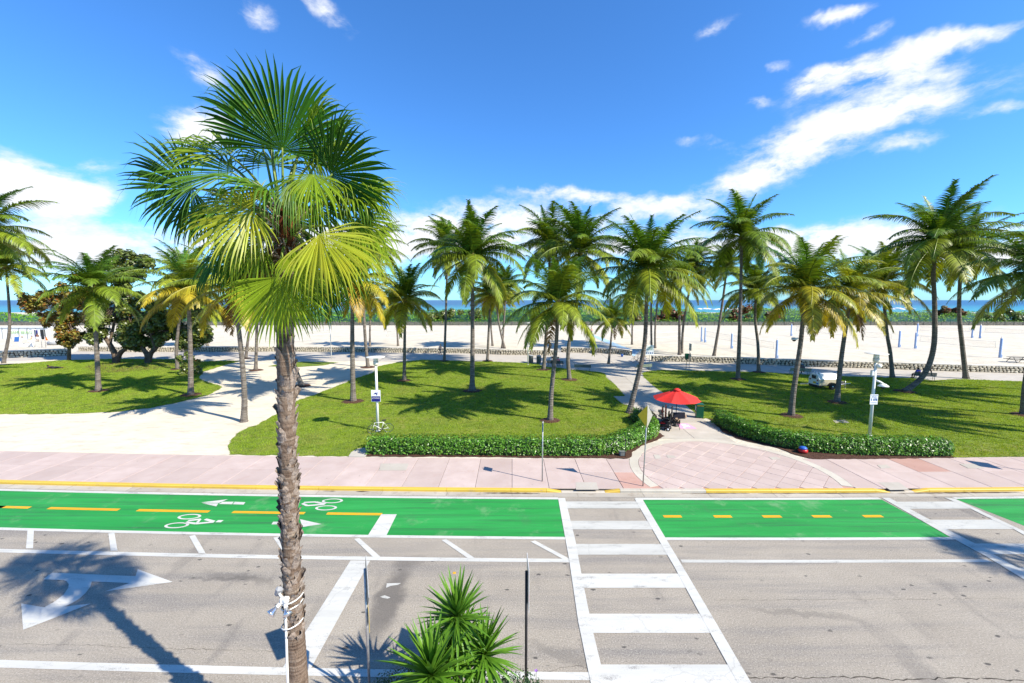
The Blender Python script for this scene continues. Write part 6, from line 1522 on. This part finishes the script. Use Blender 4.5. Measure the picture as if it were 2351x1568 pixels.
b = MB(); b.tube([(1.0, .3, .42), (2.35, .67, .45)], .045, 6); b.tube([(1.0, 1.05, .42), (2.35, .67, .45)], .045, 6); b.tube([(2.3, .67, .45), (2.75, .67, .47)], .05, 6); b.build('drawbar', M_galv, trl)
b = MB(); b.tube([(2.15, .62, 0), (2.15, .62, .75)], .05, 8); b.lathe([(.12, 0), (.1, .03), (.04, .05)], (2.15, .62, 0), 8); b.build('jack_stand', M_galv, trl)
b = MB(); b.box((1.7, .67, .60), (.5, .4, .22), bev=.06); b.build('gearbox', M_black, trl)
for y_ in (.35, .75): b = MB(); b.lathe([(0, 0), (.10, .03), (.11, .16), (.03, .22)], (-.95, y_, 1.52), 8); b.box((-.95, y_, 1.62), (.16, .12, .14), .3); b.build('floodlamp_head', M_chrome, hood)
# ---------------------------------------------------------------- volleyball courts
def vpost(label, base, top):
    g = G(*base, ZP); h = max(2.4, min(3.4, D(*top, g.y).z - ZP)); t = thing('volleyball_post', label, 'post', g, 0, 'padded volleyball posts on the sand')
    b = MB(); b.tube([(0, 0, 0), (0, 0, h)], .05, 8); b.build('pole', M_galv, t); b = MB(); b.lathe([(.14, 0), (.15, .03), (.15, h - .35), (.11, h - .3)], (0, 0, 0), 12); b.build('pad', M_bluepad, t); b = MB(); b.box((.22, 0, .25), (.16, .2, .5), bev=.03); b.build('foot_pad', M_bluepad, t)
    return g, h
VP = [vpost('blue padded volleyball post, leftmost of the far pair above the red umbrella', (1610, 784), (1610, 745)), vpost('blue padded volleyball post, right one of the far pair above the red umbrella', (1618, 786), (1618, 749)), vpost('blue padded volleyball post just left of the tallest straight palm', (1679, 800), (1679, 762)),
      vpost('blue padded volleyball post between the left-curving and golden palms', (1782, 823), (1782, 776)), vpost('far blue padded volleyball post behind the golden palm fronds', (1816, 771), (1816, 742)), vpost('left blue padded post of the pair right of the dome camera palm', (2063.5, 797), (2063, 756)), vpost('right blue padded post of the pair right of the dome camera palm', (2100.5, 800), (2100, 760)),
      vpost('far blue padded post behind the pair left of the bowed palm', (2105, 772), (2105, 738)), vpost('left blue padded post of the far pair between the two dark palms', (2231, 775.5), (2231, 745)), vpost('right blue padded post of the far pair between the two dark palms', (2249, 776.5), (2249, 744)), vpost('nearest blue padded post by the picnic table at right', (2295, 821), (2295, 772))]
def vnet(label, A, B, ztop=2.43, hh=1.0):
    a, c = A[0], B if isinstance(B, Vector) else B[0]; a = a + (c - a) * .06; c2 = c + (a - c) * .06; d = c2 - a; L = d.length; d.normalize(); g = (a + c2) / 2; g.z = ZP
    t = thing('volleyball_net', label, 'net', g, math.atan2(d.y, d.x), 'volleyball nets on the beach')
    for z_, nm in ((ztop, 'top_band'), (ztop - hh, 'bottom_band')): b = MB(); b.tube([(-L / 2, 0, z_), (0, 0, z_ - .08), (L / 2, 0, z_)], .03, 4); b.build(nm, M_netband, t)
    for x_ in (-L / 2, L / 2): b = MB(); b.tube([(x_, 0, ztop - hh), (x_, 0, ztop)], .03, 4); b.build('side_band', M_netband, t)
    b = MB(); n = int(L / .14)
    for k in range(1, n): x_ = -L / 2 + L * k / n; b.tube([(x_, 0, ztop - hh - .04), (x_, 0, ztop - .06)], .004, 3, 0, False)
    for k in range(1, 7): b.tube([(-L / 2, 0, ztop - hh * k / 7), (0, 0, ztop - hh * k / 7 - .08), (L / 2, 0, ztop - hh * k / 7)], .004, 3, 0, False)
    b.build('mesh', M_net, t)
    b = MB()
    for s_ in (-1, 1):
        for z_ in (ztop, ztop - hh): b.tube([(s_ * L / 2, 0, z_), (s_ * L / 2 * 1.12, 0, z_ + .05)], .012, 4)
    b.build('guy_rope', M_net, t)
vnet('volleyball net stretched behind the bowed palm to the nearest padded post', VP[6], VP[10]); vnet('far volleyball net just in front of the dune fence left of the dark palm', VP[7], VP[8]); vnet('far volleyball net running off the right edge', VP[9], G(2440, 783, ZP)); vnet('slack volleyball net between the far pair and the post by the tallest palm', VP[1], VP[2])
vnet('volleyball net behind the tallest straight palm and left-curving palm', VP[2], VP[3]); vnet('volleyball net left of the padded pair behind the trailer palms', VP[4], VP[5])
for (lab, ua, ub) in (('faint volleyball net on the sand right of the golden palm', (1395 * .574 * 1.85, 793), (1570, 786)), ('pale volleyball net on the sand left of the thick-footed palm', (880, 788), (1002, 781)), ('pale volleyball net on the sand behind the white pole lamp', (690, 785), (762, 780))):
    vnet(lab, (G(*ua, ZP),), G(*ub, ZP))
pt = G(2318, 832, ZP); pn = thing('picnic_table', 'dark wooden picnic table on the sand at the right edge', 'picnic table', pt + Vector((1.2, 0, 0)), R(-8)); M_wood = simple('weathered_wood', (.045, .05, .045), .8, vary=.4)
for k in range(5): b = MB(); b.box((0, -.30 + k * .15, .76), (2.4, .135, .045), bev=.008); b.build('top_plank', M_wood, pn)
for sy in (-1, 1):
    for k in range(2): b = MB(); b.box((0, sy * (.62 + k * .14), .44), (2.4, .13, .045), bev=.008); b.build('seat_plank', M_wood, pn)
for x_ in (-.8, .8):
    for sy in (-1, 1): b = MB(); b.tube([(x_, sy * .2, .74), (x_, sy * .72, 0)], .035, 5); b.build('leg', M_wood, pn)
    b = MB(); b.box((x_, 0, .40), (.05, 1.5, .08)); b.build('cross_beam', M_wood, pn)
# ---------------------------------------------------------------- small things by the hedges
b = MB(); bg_ = G(1843, 1040, ZP); t = thing('beach_ball_bag', 'small red and blue bag lying under the right hedge', 'bag', bg_)
b.lathe([(.0, .0), (.22, .05), (.26, .16), (.2, .26)], (0, 0, 0), 12); b.build('red_part', M_redplastic, t); b = MB(); b.lathe([(.2, .261), (.22, .3), (.15, .38), (0, .4)], (0, 0, 0), 12); b.build('blue_part', M_blueobj, t)
t = thing('valve_box', 'small dark green valve box by the end of the long hedge', 'valve box', G(1428, 1046, ZP)); b = MB(); b.box((0, 0, .12), (.34, .26, .24), bev=.04); b.build('body', M_bin, t); b = MB(); b.box((0, 0, .255), (.37, .29, .03), bev=.01); b.build('lid', M_bin, t)
t = thing('stake_light', 'thin black stake light standing at the long hedge end', 'garden light', G(1435, 1050, ZP)); b = MB(); b.tube([(0, 0, 0), (0, 0, 1.0)], .018, 6); b.build('stake', M_black, t); b = MB(); b.lathe([(.05, .98), (.06, 1.06), (0, 1.1)], (0, 0, 0), 8); b.build('lamp_head', M_black, t)
b = MB(); t = thing('bucket', 'small blue bucket beside the wall end pier', 'bucket', G(1428, 819, ZP)); b.lathe([(.16, 0), (.2, .38), (.21, .4), (.19, .4)], (0, 0, 0), 12); b.build('pail', M_blueobj, t); b = MB(); b.tube([(-.2, 0, .39), (0, 0, .55), (.2, 0, .39)], .01, 4); b.build('handle', M_galv, t)
t = thing('dome_camera', 'white dome camera fixed high on the golden palm trunk', 'camera', D(1825, 778, G(1816, 955, ZP).y - .05)); b = MB(); b.box((0, 0, .05), (.5, .12, .12), bev=.03); b.build('bracket', M_whitemetal, t); b = MB(); b.lathe([(.05, .08), (.2, .0), (.2, -.05)], (-.12, -.1, 0), 12); b.build('hood', M_whitemetal, t); b = MB(); b.lathe([(.13, -.05), (.1, -.15), (0, -.19)], (-.12, -.1, 0), 10); b.build('dome', M_black, t)
# ---------------------------------------------------------------- outdoor gym at the far left
gg = G(-40, 779, ZP); gx = G(113, 779, ZP); gy = gg.y; W_ = gx.x - gg.x
gm = thing('beach_pavilion', 'long white low pavilion wall with pale green lettering at the far left', 'pavilion', gg)
b = MB(); b.box((W_ / 2, .2, 1.35), (W_, .3, 2.7)); b.build('wall', M_whitefab, gm); b = MB(); b.box((W_ / 2, .6, 2.76), (W_ + .4, 1.6, .10)); b.build('roof', M_whitefab, gm)
for k in range(8): b = MB(); b.box((W_ * (k + .5) / 8, -.05, 1.3), (.09, .09, 2.6)); b.build('frame_post', M_galv, gm)
b = MB(); b.box((W_ - 1.3, .02, 1.1), (1.1, .06, 2.2)); b.build('doorway', M_black, gm); b = MB(); b.box((W_ - 2.9, -.02, 1.25), (.9, .05, 1.7)); b.build('blue_poster', M_navy, gm)
textmesh('MIAMI BEACH', 1.0, M_tgreen, gm, Matrix.Translation((D(50, 765, gy).x - gg.x, -.12, 1.55)) @ RX)
def simple_thing(name, label, cat, p, parts, rz=0, group=None):
    t = thing(name, label, cat, p, rz, group)
    for nm, mat, fn in parts: b = MB(); fn(b); b.build(nm, mat, t)
    return t
simple_thing('a_frame_board', 'blue and white folding board on the sand in front of the pavilion', 'sign board', G(41, 784, ZP), [('front_panel', M_signblue, lambda b: b.box((0, -.25, .5), (.75, .04, 1.05), 0, 0, Euler((-.25, 0, 0)))), ('rear_panel', M_signwhite, lambda b: b.box((.1, .25, .5), (.75, .04, 1.05), 0, 0, Euler((.25, 0, 0))))], .35)
simple_thing('exercise_bench', 'white exercise box on the sand below the gym people', 'gym box', G(61, 796, ZP), [('box', M_whitefab, lambda b: b.box((0, 0, .3), (2.2, .6, .6), bev=.04)), ('pad', M_bin, lambda b: b.box((-.2, 0, .63), (.3, .62, .06)))])
simple_thing('seat_block', 'white block that the tanned person sits on', 'gym box', G(71, 785, ZP), [('block', M_whitefab, lambda b: b.box((0, 0, .24), (.8, .5, .48), bev=.03)), ('top_pad', M_paper, lambda b: b.box((0, 0, .50), (.82, .52, .04)))])
simple_thing('pull_up_frame', 'tall white angled gym frame standing in the sand', 'gym frame', G(80, 797, ZP), [('upright', M_whitemetal, lambda b: b.tube([(0, 0, 0), (0, 0, 3.4)], .11, 8)), ('brace', M_whitemetal, lambda b: b.tube([(-.9, -.3, 0), (0, 0, 1.9)], .09, 8)), ('cross_arm', M_whitemetal, lambda b: b.tube([(-.6, 0, 3.3), (.6, 0, 3.3)], .06, 6))])
for k, (u_, nm) in enumerate(((96.5, 'left'), (105.5, 'right'))): simple_thing('dip_bar_post', nm + ' of two bare dark poles in the sand by the gym', 'post', G(u_, 798, ZP), [('pole', M_galv, lambda b: b.tube([(0, 0, 0), (0, 0, 2.2)], .05, 6)), ('cap', M_black, lambda b: b.lathe([(.06, 2.2), (.06, 2.26), (0, 2.28)], (0, 0, 0), 6))])
simple_thing('inflatable_boat', 'grey upturned small boat on the sand right of the gym', 'boat', G(121, 792, ZP), [('hull', M_grayplastic, lambda b: [b.lathe([(0, -1.1), (.35, -.8), (.45, 0), (.35, .8), (0, 1.1)], (0, 0, .35), 12, rot=Matrix.Rotation(R(90), 3, 'Y'))]), ('seat', M_whitefab, lambda b: b.box((0, 0, .72), (.4, .6, .1)))])
simple_thing('traffic_cone', 'orange traffic cone by the dark pavilion doorway', 'cone', G(107, 781, ZP), [('cone', M_orange, lambda b: b.lathe([(.2, .05), (.05, .8), (.04, .8)], (0, 0, 0), 10)), ('foot', M_orange, lambda b: b.box((0, 0, .03), (.5, .5, .05)))])
# ---------------------------------------------------------------- beach umbrellas beyond the dune
umb_m = MB(); umb_m.lathe([(1.35, 1.95), (1.0, 2.2), (.5, 2.42), (0, 2.5)], (0, 0, 0), 12); umb_mesh = umb_m.mesh('canopy', M_whitefab); pl_m = MB(); pl_m.tube([(0, 0, 0), (0, 0, 2.45)], .03, 5); pl_mesh = pl_m.mesh('pole', M_galv)
umb_b = umb_mesh.copy(); umb_b.materials[0] = M_bluepad
rn = random.Random(21)
for k in range(30):
    u_ = [1606 + 6.2 * k, 2030 + 5.2 * (k - 16)][k >= 16]; Yk = rn.uniform(214, 236); p = D(u_, 700, Yk); blue = k % 4 == 1
    t = thing('beach_umbrella', ('pale blue' if blue else 'white') + ' beach umbrella beyond the dune ' + ('left of the tallest straight palm' if k < 16 else 'left of the bowed palm'), 'umbrella', (p.x, Yk, ZP + 1.85), 0, ('blue' if blue else 'white') + ' beach umbrellas beyond the dune ' + ('centre' if k < 16 else 'right'))
    inst('canopy', umb_b if blue else umb_mesh, t, sc=rn.uniform(.9, 1.25)); inst('pole', pl_mesh, t)
# ---------------------------------------------------------------- people
def person(label, p, rz, pose, skin, top=None, bottom=None, hair=(.02, .015, .012), scale=1.0, cap=None, shoes=(.03, .03, .03)):
    t = thing('person', label, 'person', p, rz); t.scale = (scale,) * 3; rnm = 'body'
    if pose == 'stand':
        J = dict(pel=(0, 0, .95), ch=(0, .02, 1.30), nk=(0, .01, 1.50), hd=(0, -.01, 1.64), hl=(-.10, 0, .90), kl=(-.11, -.03, .50), al=(-.12, .02, .08), tl=(-.12, -.12, .04), hr=(.10, 0, .90), kr=(.11, -.03, .50), ar=(.12, .02, .08), tr=(.12, -.12, .04), sl=(-.19, .01, 1.42), el=(-.25, .03, 1.14), wl=(-.24, -.06, .90), nl=(-.24, -.10, .80), sr=(.19, .01, 1.42), er=(.25, .03, 1.14), wr=(.24, -.06, .90), nr=(.24, -.10, .80))
    elif pose == 'walk':
        J = dict(pel=(0, 0, .93), ch=(0, -.03, 1.28), nk=(0, -.05, 1.48), hd=(0, -.08, 1.62), hl=(-.09, 0, .88), kl=(-.10, -.20, .52), al=(-.10, -.26, .09), tl=(-.10, -.40, .05), hr=(.09, 0, .88), kr=(.10, .06, .48), ar=(.10, .34, .14), tr=(.10, .26, .04), sl=(-.19, -.03, 1.40), el=(-.24, .12, 1.14), wl=(-.24, .02, .95), nl=(-.24, -.04, .88), sr=(.19, -.03, 1.40), er=(.24, -.10, 1.14), wr=(.22, -.28, 1.02), nr=(.22, -.36, 1.0))
    elif pose == 'sit':
        J = dict(pel=(0, .05, .54), ch=(0, .10, .88), nk=(0, .05, 1.08), hd=(0, .0, 1.21), hl=(-.10, .0, .52), kl=(-.14, -.42, .52), al=(-.14, -.46, .10), tl=(-.14, -.60, .04), hr=(.10, .0, .52), kr=(.14, -.42, .52), ar=(.14, -.42, .10), tr=(.14, -.56, .04), sl=(-.19, .09, .99), el=(-.25, .0, .74), wl=(-.14, -.26, .64), nl=(-.08, -.34, .64), sr=(.19, .09, .99), er=(.25, .0, .74), wr=(.14, -.26, .64), nr=(.08, -.34, .64))
    elif pose == 'bend':
        J = dict(pel=(0, .1, .92), ch=(0, -.25, .98), nk=(0, -.45, .92), hd=(0, -.58, .85), hl=(-.10, .1, .88), kl=(-.11, .08, .48), al=(-.12, .1, .08), tl=(-.12, -.04, .04), hr=(.10, .1, .88), kr=(.11, .08, .48), ar=(.12, .1, .08), tr=(.12, -.04, .04), sl=(-.19, -.38, .94), el=(-.22, -.42, .66), wl=(-.2, -.46, .42), nl=(-.2, -.5, .33), sr=(.19, -.38, .94), er=(.22, -.42, .66), wr=(.2, -.46, .42), nr=(.2, -.5, .33))
    else:
        J = dict(pel=(0, 0, .14), ch=(-.38, 0, .22), nk=(-.56, 0, .30), hd=(-.68, 0, .36), hl=(.05, -.1, .12), kl=(.45, -.12, .22), al=(.85, -.12, .07), tl=(.9, -.12, .18), hr=(.05, .1, .12), kr=(.45, .12, .12), ar=(.88, .12, .07), tr=(.93, .12, .18), sl=(-.5, -.19, .22), el=(-.55, -.34, .08), wl=(-.75, -.28, .08), nl=(-.8, -.2, .07), sr=(-.5, .19, .22), er=(-.35, .3, .1), wr=(-.1, .25, .2), nr=(-.02, .2, .22))
    rad = dict(pel=.135, ch=.145, nk=.055, hd=.098, hl=.09, kl=.058, al=.038, tl=.035, hr=.09, kr=.058, ar=.038, tr=.035, sl=.06, el=.042, wl=.03, nl=.036, sr=.06, er=.042, wr=.03, nr=.036)
    E_ = [('pel', 'ch'), ('ch', 'nk'), ('nk', 'hd'), ('pel', 'hl'), ('hl', 'kl'), ('kl', 'al'), ('al', 'tl'), ('pel', 'hr'), ('hr', 'kr'), ('kr', 'ar'), ('ar', 'tr'), ('ch', 'sl'), ('sl', 'el'), ('el', 'wl'), ('wl', 'nl'), ('ch', 'sr'), ('sr', 'er'), ('er', 'wr'), ('wr', 'nr')]
    def skin_obj(name, keys, edges, grow, mat, root_):
        ks = list(keys); me = bpy.data.meshes.new(name); me.from_pydata([J[k] for k in ks], [(ks.index(a), ks.index(c)) for a, c in edges], []); me.materials.append(mat)
        o = bpy.data.objects.new(name, me); link(o, t); o.modifiers.new('skin', 'SKIN'); sv = me.skin_vertices[0].data
        for i, k in enumerate(ks):
            r = rad[k] + grow; sv[i].radius = (r * (1.25 if k in ('pel', 'ch') else 1), r); sv[i].use_root = (k == root_)
        s = o.modifiers.new('smooth', 'SUBSURF'); s.levels = 2; s.render_levels = 2
        o.modifiers['skin'].use_smooth_shade = True
        return o
    body = skin_obj('body', J.keys(), E_, 0, skin, 'pel')
    if bottom: skin_obj('trousers' if len(bottom) > 1 and bottom[1] == 'long' else 'shorts', ['pel', 'hl', 'kl', 'hr', 'kr'] + (['al', 'ar'] if bottom[1] == 'long' else []), [('pel', 'hl'), ('hl', 'kl'), ('pel', 'hr'), ('hr', 'kr')] + ([('kl', 'al'), ('kr', 'ar')] if bottom[1] == 'long' else []), .016, cloth('trousers_cloth', bottom[0]), 'pel')
    if top: skin_obj('shirt', ['pel', 'ch', 'sl', 'el', 'sr', 'er'], [('pel', 'ch'), ('ch', 'sl'), ('sl', 'el'), ('ch', 'sr'), ('sr', 'er')], .02, cloth('shirt_cloth', top), 'ch')
    h = Vector(J['hd']); b = MB(); b.lathe([(.105, -.02), (.118, .04), (.09, .10), (0, .13)], h + Vector((0, .015, .01)), 12); b.lathe([(.05, -.10), (.10, -.04), (.10, .03)], h + Vector((0, .05, 0)), 10); b.build('cap' if cap else 'hair', cloth('hair_tone', cap or hair), t)
    if pose in ('stand', 'walk', 'sit'):
        b = MB(); b.lathe([(0, -.02), (.016, -.01), (.012, .02), (0, .03)], h + Vector((0, -.105, -.005)), 6); b.build('nose', skin, t)
        for sx in (-1, 1): b = MB(); b.lathe([(0, -.01), (.012, 0), (0, .01)], h + Vector((sx * .036, -.092, .022)), 6); b.build('eye', M_black, t)
        for a_, k_ in (('al', 'tl'), ('ar', 'tr')):
            A, B = Vector(J[a_]), Vector(J[k_]); b = MB(); b.tube([A + Vector((0, .05, -.035)), A + Vector((0, 0, -.035)), B], [.045, .052, .045], 8); b.build('shoe', cloth('shoe_tone', shoes), t)
    return t
def on_bench(bn, dx): return bn.matrix_basis @ Vector((dx, .24, 0))
def brz(bn): return bn.rotation_euler[2] + math.pi
SK0, SK1 = M_skin
person('dark-haired person in a white top sitting on the bench by the bins', on_bench(BN[0], -.45), brz(BN[0]), 'sit', SK0, (.75, .73, .7), ((.03, .04, .08), 'long'))
person('person in pink sitting behind the front palm on the bench by the bins', on_bench(BN[0], .35), brz(BN[0]), 'sit', SK0, (.7, .16, .22), ((.1, .1, .12), 'long'), hair=(.12, .06, .03))
person('man with a cap sitting on the pale bench left of the trailer', on_bench(BN[3], .25), brz(BN[3]), 'sit', SK1, (.08, .08, .10), ((.03, .03, .04), 'long'), cap=(.08, .12, .2))
person('man in a blue shirt sitting on the bench behind the bowed palm', on_bench(BN[4], -.62), brz(BN[4]) + .5, 'sit', SK1, (.03, .05, .42), ((.015, .015, .02), 'long'))
person('bare-chested man in dark shorts walking on the blue mat', G(1358, 768, ZP + .01), R(10), 'walk', SK0, None, ((.05, .05, .12), 'short'), hair=(.1, .05, .03))
person('person in a pale red shirt walking by the long wall', G(1011, 814, ZP), R(60), 'walk', SK0, (.62, .35, .3), ((.10, .11, .13), 'short'), hair=(.3, .2, .1))
person('person in a pale shirt and dark trousers walking behind the bowed palm', G(2131, 862, ZP), R(80), 'walk', SK1, (.45, .5, .55), ((.02, .02, .025), 'long'))
person('person in dark clothes lying on the left lawn under the rusty tree', G(125, 846, ZP + .03), R(12), 'lie', SK1, (.02, .02, .025), ((.03, .03, .035), 'long'))
person('bare-backed person bending over in front of the pavilion', G(48, 783, ZP), R(80), 'bend', SK0, None, ((.7, .7, .68), 'short'))
person('tanned person in yellow shorts sitting on the white block at the gym', G(74, 785, ZP) , R(-80), 'sit', SK0, None, ((.75, .5, .05), 'short'))
person('dark-skinned person in white shorts standing by the gym poster', G(87, 784, ZP), R(20), 'stand', SK1, None, ((.75, .75, .75), 'short'))
